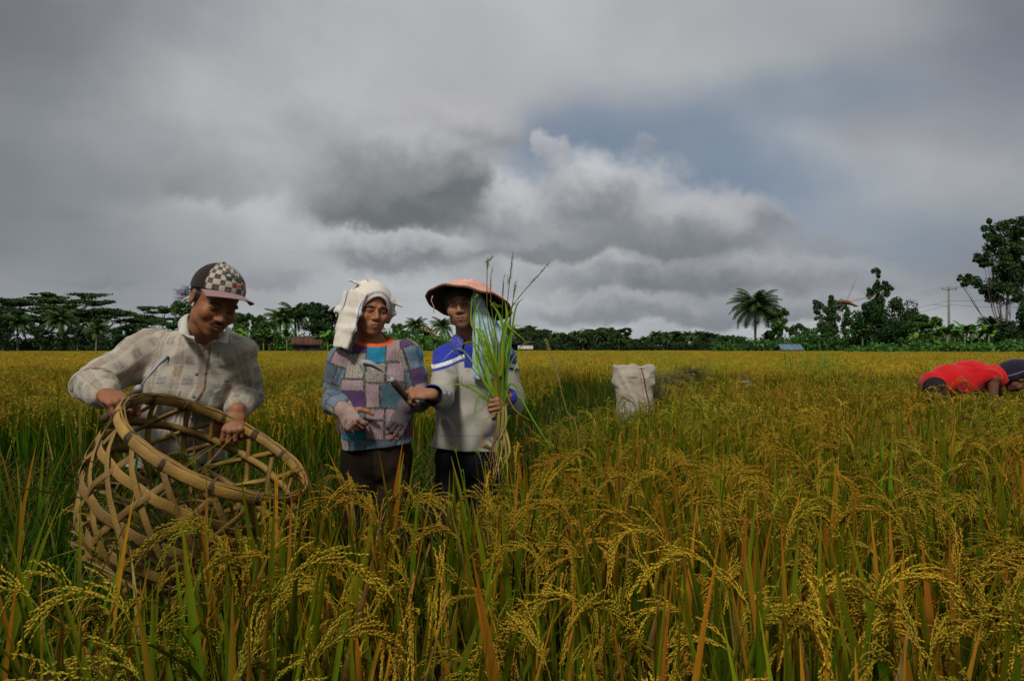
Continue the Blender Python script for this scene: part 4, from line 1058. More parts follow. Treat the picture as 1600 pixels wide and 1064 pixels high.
# ---- man with the cap bending over the basket
def man_cap():
    root_x = P(300, 0, 2.6)[0]; S = P
    root = empty('person', (root_x, 2.7, 0), 'man in a faded plaid shirt and checkered cap leaning over the basket', 'man')
    H = frame(50, 29, 10); hc = S(336, 470, 2.39)
    J = dict(head=hc, neck=S(318, 522, 2.50), upper=S(306, 550, 2.56), chest=S(300, 590, 2.58), waist=S(285, 660, 2.66), pelvis=S(275, 720, 2.76),
             shL=S(232, 545, 2.54), elL=S(149, 602, 2.42), wrL=S(167, 618, 2.20), shR=S(368, 552, 2.58), elR=S(385, 618, 2.67), wrR=S(371, 640, 2.47),
             hipL=S(248, 740, 2.76), hipR=S(308, 740, 2.78), knL=S(240, 860, 2.72), knR=S(316, 860, 2.76))
    for s in 'LR': a = J['kn'+s].copy(); a[2] = .06; a[1] += .08; J['an'+s] = a
    hands = [dict(wrist=J['wrL'], f=(.80, -.45, -.18), n=(.10, .25, -.95), thumb=1, curls=[(48, 62, 40), (55, 68, 45), (58, 70, 45), (62, 70, 45)], sc=1.02, tcurl=20, tdir=(.8, .35, .35), spread=3),
             dict(wrist=J['wrR'], f=(.0, -.38, -.75), n=(-.20, .85, -.35), thumb=-1, curls=[(30, 40, 30), (36, 44, 30), (40, 46, 30), (44, 50, 30)], sc=1.0, tcurl=20, tdir=(.6, .6, .45), spread=6)]
    body, bv = build_body(root, J, H, 1.0, (.215, .085, .036), (.20, .07, .045), hands=hands, hsc=.98, male=True, down=True)
    loc = lambda p: ((p.reshape(-1, 3)-hc)@H).reshape(p.shape)
    # hair below the cap
    hv = Vol(hc-.19, hc+.19, .0036)
    hv.add(lambda p: sd_ell(loc(p), (0, .026, .022), (.080, .092, .080)), hc-.18, hc+.18, 0)
    hv.add(lambda p: sd_ell(loc(p), (0, -.085, -.03), (.10, .085, .12)), hc-.18, hc+.18, .005, 's')
    hv.add(lambda p: sd_box(loc(p), (0, .0, -.14), (.2, .2, .10), np.eye(3), .01), hc-.2, hc+.2, .005, 's')
    hv.displace(lambda p: .004*fbm((p-hc)@H*np.array([110, 110, 25]), 2, 2))
    hair = cloth_mesh('hair', hv, root, lambda V: np.tile((.012, .010, .009), (len(V), 1)), M_HAIR)
    mb = MB(); r = np.random.default_rng(4)
    for k in range(34):                                      # untidy locks behind the ear
        b = hc+H@np.array([-.080+r.uniform(-.004, .004), .04+r.uniform(-.02, .03), -.01+r.uniform(-.03, .02)]); v = H@np.array([-.25, .55, -.75])+r.normal(size=3)*.16
        pts = [b+v*t*.045+np.array([-.012, 0, .014])*t*t for t in (0, .35, .7, 1)]; tube(mb, pts, [.0013, .0011, .0008, .0003], 3, (.012, .010, .009))
    mb.obj('loose_locks', M_HAIR, hair)
    # shirt
    sv = Vol(*bnd([J['elL'], J['elR'], J['wrL'], J['wrR'], S(275, 728, 2.74), S(318, 520, 2.5)], .16), .0036); side = norm(np.array([1, .10, .05]))
    sv.loft([(S(275, 728, 2.74), (.185, .130)), (S(283, 670, 2.66), (.178, .125)), (S(298, 600, 2.58), (.180, .125)), (S(304, 560, 2.565), (.150, .100))], side, .03)
    sv.cap(S(308, 548, 2.56), S(318, 528, 2.525), .088, .064, .03)
    segs = [(J['shL'], J['elL'], .078, .070), (J['elL'], J['wrL']+norm(J['elL']-J['wrL'])*.03, .070, .046), (J['shR'], J['elR'], .076, .064), (J['elR'], J['wrR']+norm(J['elR']-J['wrR'])*.035, .064, .044)]
    for s in 'LR': sv.cap(S(306, 552, 2.56), J['sh'+s], .078, .074, .045)
    for sg in segs: sv.cap(*sg, .02)
    def fold(p):
        dl = wrap_folds(p, segs, .008, 48, 23); lab, al, an, best = seg_label(p, segs); arm = np.clip(1-(best/.03), 0, 1)
        q = p-[root_x, 0, 0]; w = fbm(q*np.array([5, 3, 5]), 24, 2)
        rad = np.hypot(q[:, 0]-.20, (p[:, 2]-1.22)); rad2 = np.hypot(q[:, 0]+.22, (p[:, 2]-1.22))
        t = .008*np.sin(np.where(q[:, 0] > 0, rad, rad2)*52+w*5)*np.clip((1.26-p[:, 2])*5, .1, 1)+.006*fbm(q*np.array([13, 10, 9]), 27, 2)
        return dl*arm*1.2+t*(1-arm)+crease(q@frame(0, 0, 20), np.array([8, 6, 4.]), 91, .009)*(1-arm*.3)
    sv.displace(fold); sv.clip(S(275, 722, 2.7), (.05, 0, -1), .004)
    sv.add(lambda p: sd_cap(p, S(322, 505, 2.46), S(313, 545, 2.42), .062, .014), S(318, 525, 2.45)-.14, S(318, 525, 2.45)+.14, .004, 's')
    # front opening, hem of the placket, pockets: raised lines
    ctr = lambda z: np.interp(z, [.80, .95, 1.10, 1.25], [P(299, 0, 2.6)[0], P(303, 0, 2.56)[0], P(309, 0, 2.46)[0], P(313, 0, 2.44)[0]])
    sv.displace(lambda p: -.0035*((np.abs(p[:, 0]-ctr(p[:, 2])) < .017) & (p[:, 1] < 2.62) & (p[:, 2] < 1.27)).astype(float)
                - .003*(((np.abs(p[:, 0]-ctr(p[:, 2])+.105) < .052) | (np.abs(p[:, 0]-ctr(p[:, 2])-.098) < .045)) & (p[:, 1] < 2.6) & (p[:, 2] < 1.095) & (p[:, 2] > .96)).astype(float))
    def colr(V):
        lab, al, an, best = seg_label(V, segs); arm = best < .015
        rx = ctr(V[:, 2])
        u = np.where(arm, an+.03+lab*.05, V[:, 0]-rx+.01); v = np.where(arm, al*1.0+.03*lab, V[:, 2]-1.0)
        u = u+.004*fbm(V*12, 5, 2); v = v+.004*fbm(V*12, 6, 2)
        base = np.array((.34, .315, .255)); c = np.tile(base, (len(V), 1))*(1+.05*fbm(V*20, 2, 2)[:, None])
        cu, cv = .088, .075; iu = np.floor(u/cu).astype(int); iv = np.floor(v/cv).astype(int); fu = u/cu-iu; fv = v/cv-iv
        hh = _hash(iu, iv, iu*0, 7)
        warm = (fu < .36) & (fv < .5) & (hh > .45); c[warm] = c[warm]*(.86, .74, .68)
        band = (fu < .36); c[band] = c[band]*(.93, .88, .86)
        for k in (.02, .09, .16, .27, .34): m = np.abs(fu-k) < .014; c[m] *= (.70, .64, .68)
        for k in (.0, .5, .62): m = np.abs(fv-k) < .016; c[m] *= (.76, .72, .74)
        hx = (fu > .45) & (fu < .80) & (fv > .55) & (fv < .95) & (hh < .62)
        gr = (np.abs(np.sin(fu*60)) > .62) | (np.abs(np.sin(fv*52)) > .62); c[hx & gr] *= (.66, .61, .68)
        e = (np.abs(V[:, 0]-rx) > .0145) & (np.abs(V[:, 0]-rx) < .0185) & (V[:, 1] < 2.62) & ~arm; c[e] *= .72
        for cx, w in ((-.105, .052), (.098, .045)):
            dx = np.abs(V[:, 0]-rx-cx); inside = (dx < w) & (V[:, 2] < 1.095) & (V[:, 2] > .96) & (V[:, 1] < 2.6) & ~arm
            c[inside & ((dx > w-.003) | (V[:, 2] > 1.091) | (V[:, 2] < .963) | (np.abs(V[:, 2]-1.058) < .0018))] *= .6
        stn = np.clip(fbm(V*7, 31, 3)-.1, 0, 1)[:, None]; c = c*(1-stn*.35*np.array([.6, .9, 1.2]))
        return c
    shirt = cloth_mesh('plaid_shirt', sv, root, colr); shirt['label'] = 'faded beige long-sleeved plaid shirt with two chest pockets'
    # collar
    mb = MB()
    def leaf(pts_top, pts_bot, c=(.42, .40, .35)):
        T = catmull(pts_top, 6); B = catmull(pts_bot, 6); n = len(T); rows = []
        for t, lift in ((0, 0), (.25, .010), (.6, .012), (1, .004)): rows.append(T*(1-t)+B*t+np.array([0, -1, .4])*lift)
        rows.append(B+np.array([0, .004, -.003])); rows.append((T+B)/2+np.array([0, .002, -.004]))
        V = np.stack(rows, 1).reshape(-1, 3); k = len(rows); i = np.arange(n-1)[:, None]
        q = np.concatenate([np.stack([i*k+j, i*k+(j+1) % k, (i+1)*k+(j+1) % k, (i+1)*k+j], -1) for j in range(k)]).reshape(-1, 4); mb.add(V, q, None, c)
    leaf([S(352, 508, 2.58), S(326, 494, 2.62), S(297, 490, 2.56), S(294, 505, 2.46), S(303, 532, 2.405), S(311, 545, 2.405)],
         [S(360, 518, 2.62), S(330, 505, 2.68), S(284, 500, 2.60), S(279, 514, 2.46), S(283, 522, 2.38), S(304, 526, 2.36)])
    leaf([S(352, 508, 2.58), S(351, 520, 2.47), S(340, 532, 2.42), S(316, 549, 2.405)], [S(364, 516, 2.58), S(358, 522, 2.47), S(354, 536, 2.41), S(336, 531, 2.38)])
    mb.obj('collar', M_CLOTH, shirt)
    for (x, y, dd) in ((308, 585, 2.425), (304, 620, 2.445), (300, 652, 2.47), (252, 591, 2.455), (354, 595, 2.455)):
        mb = MB(); o = P(x, y, dd); nn = norm(np.array([0, -1, .15])); tube(mb, [o, o+nn*.004], [.0065, .0055], 12, (.05, .045, .04)); 
        mb.obj('button', M_PLASTIC, shirt)
    tv = Vol(*bnd([J['hipL'], J['hipR'], J['anL'], J['anR'], J['pelvis']], .17), .005)
    tv.loft([(J['pelvis']+[0, 0, .03], (.160, .115)), (J['pelvis']-[0, 0, .05], (.160, .115))], side, .02)
    ts = [(J['hipL'], J['knL'], .092, .080), (J['knL'], J['anL']+[0, 0, .1], .08, .065), (J['hipR'], J['knR'], .092, .080), (J['knR'], J['anR']+[0, 0, .1], .08, .065)]
    for sg in ts: tv.cap(*sg, .02)
    cloth_mesh('trousers', tv, root, lambda V: np.tile((.018, .018, .022), (len(V), 1)), M_DARKCLOTH)
    # cap: crown dome and stiff visor
    A = np.array([.090, .108, .098]); c0 = np.array([0, .014, .040]); n, k = 96, 40; u = np.linspace(-np.pi, np.pi, n+1); V = []; C = []
    tiltR = frame(4, -21, 0)
    for i in range(k+1):
        t = i/k; el = R(-4)+(R(90)-R(-4))*t
        q = np.stack([A[0]*np.sin(u)*math.cos(el), -A[1]*np.cos(u)*math.cos(el), 0*u+A[2]*math.sin(el)], 1)
        q[:, 1] *= 1-.10*(q[:, 1] < 0)*(math.sin(el))**2
        q = q@tiltR.T+c0; V.append(hc+q@H.T)
        fr = np.abs(u) < R(62); ck = (np.floor(u/R(13)+.5).astype(int)+int(t*k/5.2)) % 2
        hole = (np.abs((u/R(13)+.5) % 1-.5) < .16) & (abs((t*k/5.2) % 1-.5) < .16)
        cc = np.where((ck ^ 0)[:, None] == 0, np.array((.38, .34, .27)), np.array((.06, .042, .034)))
        cc = np.where(hole[:, None], .5*cc+.08, cc)
        cc = np.where(fr[:, None], cc, np.array((.016, .010, .010)))
        if t > .88: cc = cc*.0+np.array((.022, .014, .013))
        C.append(cc)
    V = np.concatenate(V); C = np.concatenate(C); i, j = np.meshgrid(np.arange(k), np.arange(n), indexing='ij')
    q = np.stack([i*(n+1)+j, i*(n+1)+j+1, (i+1)*(n+1)+j+1, (i+1)*(n+1)+j], -1).reshape(-1, 4)
    mb = MB(); mb.add(V, q, None, C); top = hc+H@(c0+tiltR@np.array([0, 0, .0985])); tube(mb, [top, top+H@np.array([0, 0, .004])], [.008, .004], 10, (.03, .02, .02))
    capo = mb.obj('cap', M_CLOTH, root); capo['label'] = 'trucker cap with dark mesh back and cream checkered front'
    capo.modifiers.new('thickness', 'SOLIDIFY').thickness = .002
    mb = MB(); nu = 30; nv = 9; a = np.linspace(-R(68), R(68), nu); V = []
    for jv in range(nv):
        t = jv/(nv-1); L = .082*np.cos(a*1.02)**.55
        x = A[0]*np.sin(a)*(1+.04*t); y = -A[1]*np.cos(a)-L*t; z = -.004-.016*t-.008*(np.abs(a)/R(68))**2-.004*t*(a/R(60))**2
        V.append(hc+(np.stack([x, y, z], 1)@tiltR.T+c0)@H.T)
    V = np.concatenate(V); i, j = np.meshgrid(np.arange(nv-1), np.arange(nu-1), indexing='ij')
    q = np.stack([i*nu+j, (i+1)*nu+j, (i+1)*nu+j+1, i*nu+j+1], -1).reshape(-1, 4); mb.add(V, q, None, (.23, .135, .135))
    vis = mb.obj('visor', M_CLOTH, capo); vis.modifiers.new('thickness', 'SOLIDIFY').thickness = .003
    # lettering sewn on the front panels, laid onto the dome
    def dome_text(txt, size, colr, el0, az0, off, nm):
        cu = bpy.data.curves.new('text', 'FONT'); cu.body = txt; cu.size = size; cu.align_x = 'CENTER'; cu.offset = size*.02; cu.extrude = 0
        ob = bpy.data.objects.new('text', cu); me0 = bpy.data.meshes.new_from_object(ob)
        v = np.zeros(len(me0.vertices)*3); me0.vertices.foreach_get('co', v); v = v.reshape(-1, 3)
        t = [tuple(p.vertices) for p in me0.polygons]
        az = az0+v[:, 0]/A[0]*1.0; el = el0+v[:, 1]/A[2]
        q = np.stack([(A[0]+off)*np.sin(az)*np.cos(el), -(A[1]+off)*np.cos(az)*np.cos(el), (A[2]+off)*np.sin(el)], 1); q[:, 1] *= 1-.10*(q[:, 1] < 0)*np.sin(el)**2
        me = bpy.data.meshes.new(nm); me.from_pydata([tuple(x) for x in hc+(q@tiltR.T+c0)@H.T], [], t); me.materials.append(colr); link(nm, me, capo)
        bpy.data.objects.remove(ob); bpy.data.meshes.remove(me0)
    dome_text('Ouval', .040, material('thread_dark', vcol=False, base=(.03, .045, .03), rough=.8), R(26), R(5), .0030, 'lettering')
    dome_text('Research', .016, material('thread_red', vcol=False, base=(.35, .03, .03), rough=.8), R(13), R(12), .0034, 'lettering')
    return root, J

# ---- bent worker in red, seen from the side beyond the near rice
def worker_red():
    d = 6.2; S = lambda x, y, dd=d: P(x, y+4, dd)
    root = empty('person', (P(1470, 0, d)[0], d, 0), 'stooping harvester in a sleeveless red shirt and dark head cloth', 'person')
    H = frame(80, 78, 0); hc = S(1590, 590, 6.1)
    J = dict(head=hc, neck=S(1566, 578, 6.15), upper=S(1550, 580), chest=S(1520, 582), waist=S(1476, 589), pelvis=S(1458, 596),
             shL=S(1552, 585, 5.98), elL=S(1550, 624, 5.98), wrL=S(1560, 656, 5.95), shR=S(1552, 582, 6.38), elR=S(1562, 620, 6.4), wrR=S(1580, 645, 6.4),
             hipL=S(1460, 602, 6.08), hipR=S(1460, 602, 6.30), knL=S(1474, 668, 6.05), knR=S(1466, 668, 6.32))
    J['toe'] = np.array([1., 0, 0])
    for s in 'LR': a = J['kn'+s].copy(); a[2] = .06; a[0] -= .06; J['an'+s] = a
    hands = [dict(wrist=J['wrL'], f=(.4, 0, -.9), n=(.6, .5, .2), thumb=1, curls=[(40, 50, 30)]*4, sc=.95), dict(wrist=J['wrR'], f=(.4, 0, -.9), n=(.6, -.5, .2), thumb=-1, curls=[(40, 50, 30)]*4, sc=.95)]
    build_body(root, J, H, 1.0, (.13, .055, .03), (.2, .07, .05), side=(0, 1, 0), hands=hands, hsc=.95, male=True, h=.0055)
    sv = Vol(S(1435, 640, 5.8), S(1600, 545, 6.6), .0055)
    sv.loft([(S(1460, 596), (.165, .135)), (S(1488, 590), (.165, .135)), (S(1520, 586), (.175, .135)), (S(1550, 584), (.16, .105))], (0, 1, 0), .10)
    sv.cap(S(1553, 585, 5.99), S(1553, 583, 6.37), .07, .07, .04)
    sv.displace(lambda p: .010*np.sin(p[:, 0]*26+4*fbm(p*5, 2, 2))+.008*fbm(p*9, 3, 2)+crease(p@frame(0, 0, 30), np.array([5, 4, 7.]), 51, .008))
    for yy in (5.93, 6.44): sv.cap(S(1556, 600, yy), S(1556, 640, yy), .062, .075, .006, 's')
    def rc(V): 
        c = np.tile((.42, .008, .009), (len(V), 1)); 
        for yy in (5.93, 6.44): m = sd_cap(V, S(1556, 600, yy), S(1556, 640, yy), .062, .075) < .014; c[m] = (.02, .01, .015)
        return c
    cloth_mesh('red_vest', sv, root, rc)
    tv = Vol(*bnd([J['hipL'], J['hipR'], J['anL'], J['anR'], J['pelvis']], .2), .007)
    ts = [(J['hipL'], J['knL'], .10, .08), (J['knL'], J['anL'], .08, .06), (J['hipR'], J['knR'], .10, .08), (J['knR'], J['anR'], .08, .06)]
    tv.ell(J['pelvis']+[.0, 0, 0], (.105, .15, .10), None, .03)
    for sg in ts: tv.cap(*sg, .03)
    cloth_mesh('trousers', tv, root, lambda V: np.where((V[:, 0] > J['pelvis'][0]+.0)[:, None], (.06, .065, .06), (.015, .014, .018)), M_DARKCLOTH)
    hv = Vol(hc-.26, hc+.26, .006); loc = lambda p: ((p.reshape(-1, 3)-hc)@H).reshape(p.shape)
    hv.add(lambda p: sd_ell(p, S(1587, 574, 6.12), (.155, .13, .105)), hc-.26, hc+.26, 0)
    hv.add(lambda p: sd_ell(p, S(1572, 580, 6.12), (.09, .11, .09)), hc-.26, hc+.26, .03)
    hv.displace(lambda p: .008*fbm(p*14, 3, 2))
    def hcx(V):
        c = np.tile((.012, .010, .020), (len(V), 1)); z = V[:, 2]-hc[2]-.4*(V[:, 0]-hc[0])
        c[np.abs(z-.10) < .006] = (.16, .14, .22); c[V[:, 2] > S(1590, 557, 6.1)[2]] = (.03, .08, .13); return c
    o = cloth_mesh('head_cloth', hv, root, hcx)
    return root, J

M_HATTOP = material('faded_pink_cloth', rough=.85, spec=.15, noise=.22, nscale=30, bump=.5, bscale=60)
M_STRAW = material('woven_straw', rough=.8, spec=.2, noise=.25, nscale=120, bump=.5, bscale=200)
M_PLASTIC = material('button_plastic', rough=.35, spec=.5)
WOMAN1, JW1 = woman_patchwork()
WOMAN2, JW2 = woman_hat()
MAN, JM = man_cap()
RED, JR = worker_red()
# ------------------------------------------------------------------ basket, tools, bunch, sack and other things in the field
M_BAMBOO = material('split_bamboo', rough=.55, spec=.35, noise=.22, nscale=40, bump=.35, bscale=160)
M_WOOD = material('dark_wood', rough=.5, spec=.4, noise=.25, nscale=60, bump=.2, bscale=150)
M_STEEL = bpy.data.materials.new('worn_steel'); M_STEEL.use_nodes = True
_b = M_STEEL.node_tree.nodes['Principled BSDF']; _b.inputs['Base Color'].default_value = (.24, .245, .25, 1); _b.inputs['Metallic'].default_value = .0; _b.inputs['Roughness'].default_value = .6
M_LEAF = material('grass_leaf', rough=.55, noise=.2, nscale=60, trans=.35, spec=.3)

def strip(mb, pts, nrm, w, th, c):
    """flat strip: pts path, nrm outward normals (same length)"""
    pts = np.asarray(pts, float); T = norm(np.gradient(pts, axis=0)); N = norm(np.asarray(nrm, float)); S = norm(np.cross(T, N)); w = np.broadcast_to(w, (len(pts),))[:, None]
    V = np.stack([pts-S*w/2-N*th*.2, pts-S*w*.42+N*th/2, pts+S*w*.42+N*th/2, pts+S*w/2-N*th*.2, pts-N*th/2], 1); k = 5; n = len(pts)
    i = np.arange(n-1)[:, None]
    q = np.concatenate([np.stack([i*k+j, i*k+(j+1) % k, (i+1)*k+(j+1) % k, (i+1)*k+j], -1) for j in range(k)]).reshape(-1, 4)
    cc = np.asarray(c, float); cc = np.repeat(cc, k, 0) if cc.ndim == 2 else cc
    mb.add(V.reshape(-1, 3), q, None, cc)

def build_basket():
    rc = P(339.6, 699, 2.15); ax = norm(np.array([.5925, -.0143, 1.0])); X = norm(np.cross([0, 1, 0], ax)); Y = np.cross(ax, X)
    RX, RY, D = .313, .313, .40
    r = np.random.default_rng(21)
    bx, by = (rc-ax*D)[:2]
    root = empty('woven_basket', (bx, by, 0), 'large open-weave bamboo basket with a thick bound rim held tilted by the man', 'basket')
    prof_t = np.array([0, .15, .4, .65, .85, 1.0]); prof_r = np.array([.985, 1.02, 1.04, .98, .86, .68])
    def pt(a, t, off=0.0):
        a = np.asarray(a, float); t = np.asarray(t, float)
        k = np.interp(t, prof_t, prof_r)+.008*np.sin(a*3)
        rad = np.stack([np.cos(a)*RX*k, np.sin(a)*RY*k], -1); n2 = norm(np.stack([np.cos(a)/RX, np.sin(a)/RY], -1))
        p = rc+rad[..., :1]*X+rad[..., 1:]*Y-ax*(t*D)[..., None]; n = n2[..., :1]*X+n2[..., 1:]*Y
        return p+n*np.broadcast_to(np.asarray(off, float), a.shape)[..., None], n
    BC = np.array((.215, .125, .026))
    # rim: two half-round hoops with a bundle between
    mb = MB(); a = np.linspace(0, 2*np.pi, 121)
    for off, dz, w, h, cc in ((.008, 0, .0175, .0045, BC*1.15), (-.007, 0, .016, .0045, BC*.95)):
        p, n = pt(a, a*0+.0, off); p = p+ax*dz; tube(mb, p, 1.0, 8, np.clip(cc[None]*(1+.25*np.sin(a*5+off*90)[:, None]+.15*np.sin(a*17)[:, None]), 0, 1), flat=(w, h), side=ax, cap=False)
    for k in range(5):
        p, n = pt(a, a*0-.040, (k-2)*.0035); p = p+ax*(.004*np.sin(a*7+k*2))[:, None]; tube(mb, p, .0030, 5, BC*(.75+.12*k), cap=False)
    mb.obj('rim', M_BAMBOO, root)
    # bindings round the rim
    for i, aa in enumerate(np.linspace(0, 2*np.pi, 15)[:-1]+.2):
        mb = MB(); p, n = pt(np.array([aa]), np.array([0.]))
        for w in range(3 if i % 3 else 5):
            th = np.linspace(0, 2*np.pi, 13); T = norm(np.cross(ax, n[0])); c = p[0]+T*(w*.0045-.005)
            loop = c+np.cos(th)[:, None]*n[0]*.0160+np.sin(th)[:, None]*ax*.0210; tube(mb, loop, .0017, 4, (.07, .04, .02), cap=False)
        mb.obj('binding', M_WOOD, root)
    # weave: rings and two families of slanting strips
    def shade(n): return BC*r.uniform(.62, 1.0)*(1+.18*np.sin(np.linspace(0, r.uniform(6, 20), n)+r.uniform(0, 6)))[:, None]
    mb = MB()
    for t, w in ((.24, .046), (.52, .048), (.80, .044)):
        a = np.linspace(0, 2*np.pi, 140); tt = t+.012*np.sin(a*2+t*9); p, n = pt(a, tt, .004*np.sin(a*16)); strip(mb, p, n, w*.68, .0016, shade(140))
    mb.obj('ring_weave', M_BAMBOO, root, False)
    mb = MB(); NS = 16
    for i in range(NS):
        a0 = i*2*np.pi/NS+r.uniform(-.04, .04); t = np.linspace(0, 1.0, 46); a = a0+t*1.35; p, n = pt(a, t, .004*np.cos(t*13+i)); strip(mb, p, n, .020, .0016, shade(46))
    for i in range(NS):
        a0 = i*2*np.pi/NS+r.uniform(-.05, .05)+.1; t = np.linspace(0, 1.0, 46); a = a0-t*.55; p, n = pt(a, t, -.004*np.cos(t*13+i)); strip(mb, p, n, .020, .0016, shade(46))
    mb.obj('slanting_weave', M_BAMBOO, root, False)
    mb = MB(); k = .70
    a = np.linspace(0, 2*np.pi, 90); p, n = pt(a, a*0+1.0, 0); tube(mb, p, 1.0, 6, BC*.8, flat=(.016, .006), side=ax, cap=False)
    for j in range(-4, 5):
        for dirn in (0, 1):
            s = j*.055; L = math.sqrt(max(0, (k*.95)**2-(s/.36)**2))*.36 if abs(s) < k*.34 else 0
            if L < .05: continue
            u = np.linspace(-L, L, 16); o = rc-ax*(D+.004*dirn); A, B = (X, Y) if dirn else (Y, X)
            pts = o+A*s+u[:, None]*B*(1.04)+ax*(.01*np.cos(u*14))[:, None]; strip(mb, pts, np.tile(-ax, (16, 1)), .024, .0035, BC*r.uniform(.6, .95))
    mb.obj('base', M_BAMBOO, root, False)
    for lx, ly in ((0, 0),): KEEP_OUT.append((rc[0], rc[1], .30))
    # cut rice leaves lying inside
    mb = MB(); r2 = np.random.default_rng(8)
    for i in range(170):
        a = r2.uniform(0, 6.28); rr = r2.uniform(0, .22); o = rc-ax*(D-.03)+X*rr*math.cos(a)+Y*rr*math.sin(a)+ax*r2.uniform(0, .20)
        c0, c1, tp = leafcol(r2, .5); blade(mb, r2, o, r2.uniform(0, 6.28), r2.uniform(.14, .34), r2.uniform(.5, 1.5), r2.uniform(0, 1.2), r2.uniform(.006, .013), 6, c0, c1, 1, False, r2.uniform(-2, 2))
    for i in range(7):
        a = r2.uniform(0, 6.28); o = rc-ax*(D-.06)+X*.13*math.cos(a)+Y*.13*math.sin(a); panicle(mb, r2, o, a, .2, 1.8, 9, 9, .0085, .0036, False, .8)
    o = mb.obj('cut_leaves', M_LEAF); tag(o, 'loose cut rice leaves and heads lying in the bottom of the bamboo basket', 'leaves', kind='stuff')
    return rc, ax, X, Y, pt
BASK = build_basket()

def sickle(tip_pts, handle, label, grip_w=.0135, bw=1.0):
    """handle: end, front; tip_pts: blade path from the tang outwards"""
    h0, h1 = np.asarray(handle[0]), np.asarray(handle[1])
    root = empty('sickle', h0, label, 'sickle', 'harvest sickles')
    mb = MB(); t = np.linspace(0, 1, 12); pts = h0+(h1-h0)*t[:, None]+np.array([0, 0, -.006])*np.sin(t*np.pi)[:, None]
    tube(mb, pts, grip_w*np.interp(t, [0, .06, .2, .6, .9, 1], [.7, 1.15, 1.05, .95, 1.05, .75]), 12, (.055, .028, .014)); mb.obj('handle', M_WOOD, root)
    mb = MB(); tube(mb, [h1-(h1-h0)*.04, h1+(h1-h0)*.06], [.0125, .0105], 10, (.3, .3, .3)); mb.obj('ferrule', M_STEEL, root)
    mb = MB(); pp = catmull(tip_pts, 10); n = len(pp); t = np.linspace(0, 1, n)
    w = np.interp(t, [0, .22, .40, .70, .90, 1], [.003, .003, .012*bw, .018*bw, .009*bw, .0005]); th = np.interp(t, [0, .2, .3, 1], [.003, .0028, .0008, .0005])
    T = norm(np.gradient(pp, axis=0)); Sd = norm(np.cross(T, [0, 1, .2]))
    V = np.stack([pp-Sd*w[:, None], pp+np.array([0, -1, 0])*th[:, None], pp+Sd*w[:, None]*.9, pp+np.array([0, 1, 0])*th[:, None]], 1).reshape(-1, 3); i = np.arange(n-1)[:, None]
    q = np.concatenate([np.stack([i*4+j, i*4+(j+1) % 4, (i+1)*4+(j+1) % 4, (i+1)*4+j], -1) for j in range(4)]).reshape(-1, 4); mb.add(V, q, None, (1, 1, 1))
    mb.obj('blade', M_STEEL, root, False)
    return root
# the man's sickle, under his fist on the rim
_w = 1
sickle([P(218, 606, 2.155), P(228, 593, 2.155), P(239, 579, 2.16), P(250, 566, 2.18), P(262, 558, 2.20), P(262, 570, 2.22)], (P(161, 657, 2.165), P(217, 607, 2.155)),
       'sickle with a dark wooden handle gripped under the fist of the man at the basket', bw=.5)
# the older woman's sickle, pointed across the patchwork shirt
_f = norm(np.array([-.95, -.22, .06])); _n = np.array([-.1, .5, -.8]); _n = norm(_n-_f*np.dot(_f, _n)); _c = JW2['wrL']+_f*.082+_n*.026; _h = P(613, 594, 2.50)
sickle([P(612, 593, 2.50), P(602, 583, 2.49), P(593, 576, 2.48), P(580, 569, 2.47), P(566, 568, 2.47), P(570, 585, 2.47)], (_c+(_c-_h)*.38, _h),
       'sickle with a reddish wooden handle held out in front of the patchwork shirt', bw=.75)

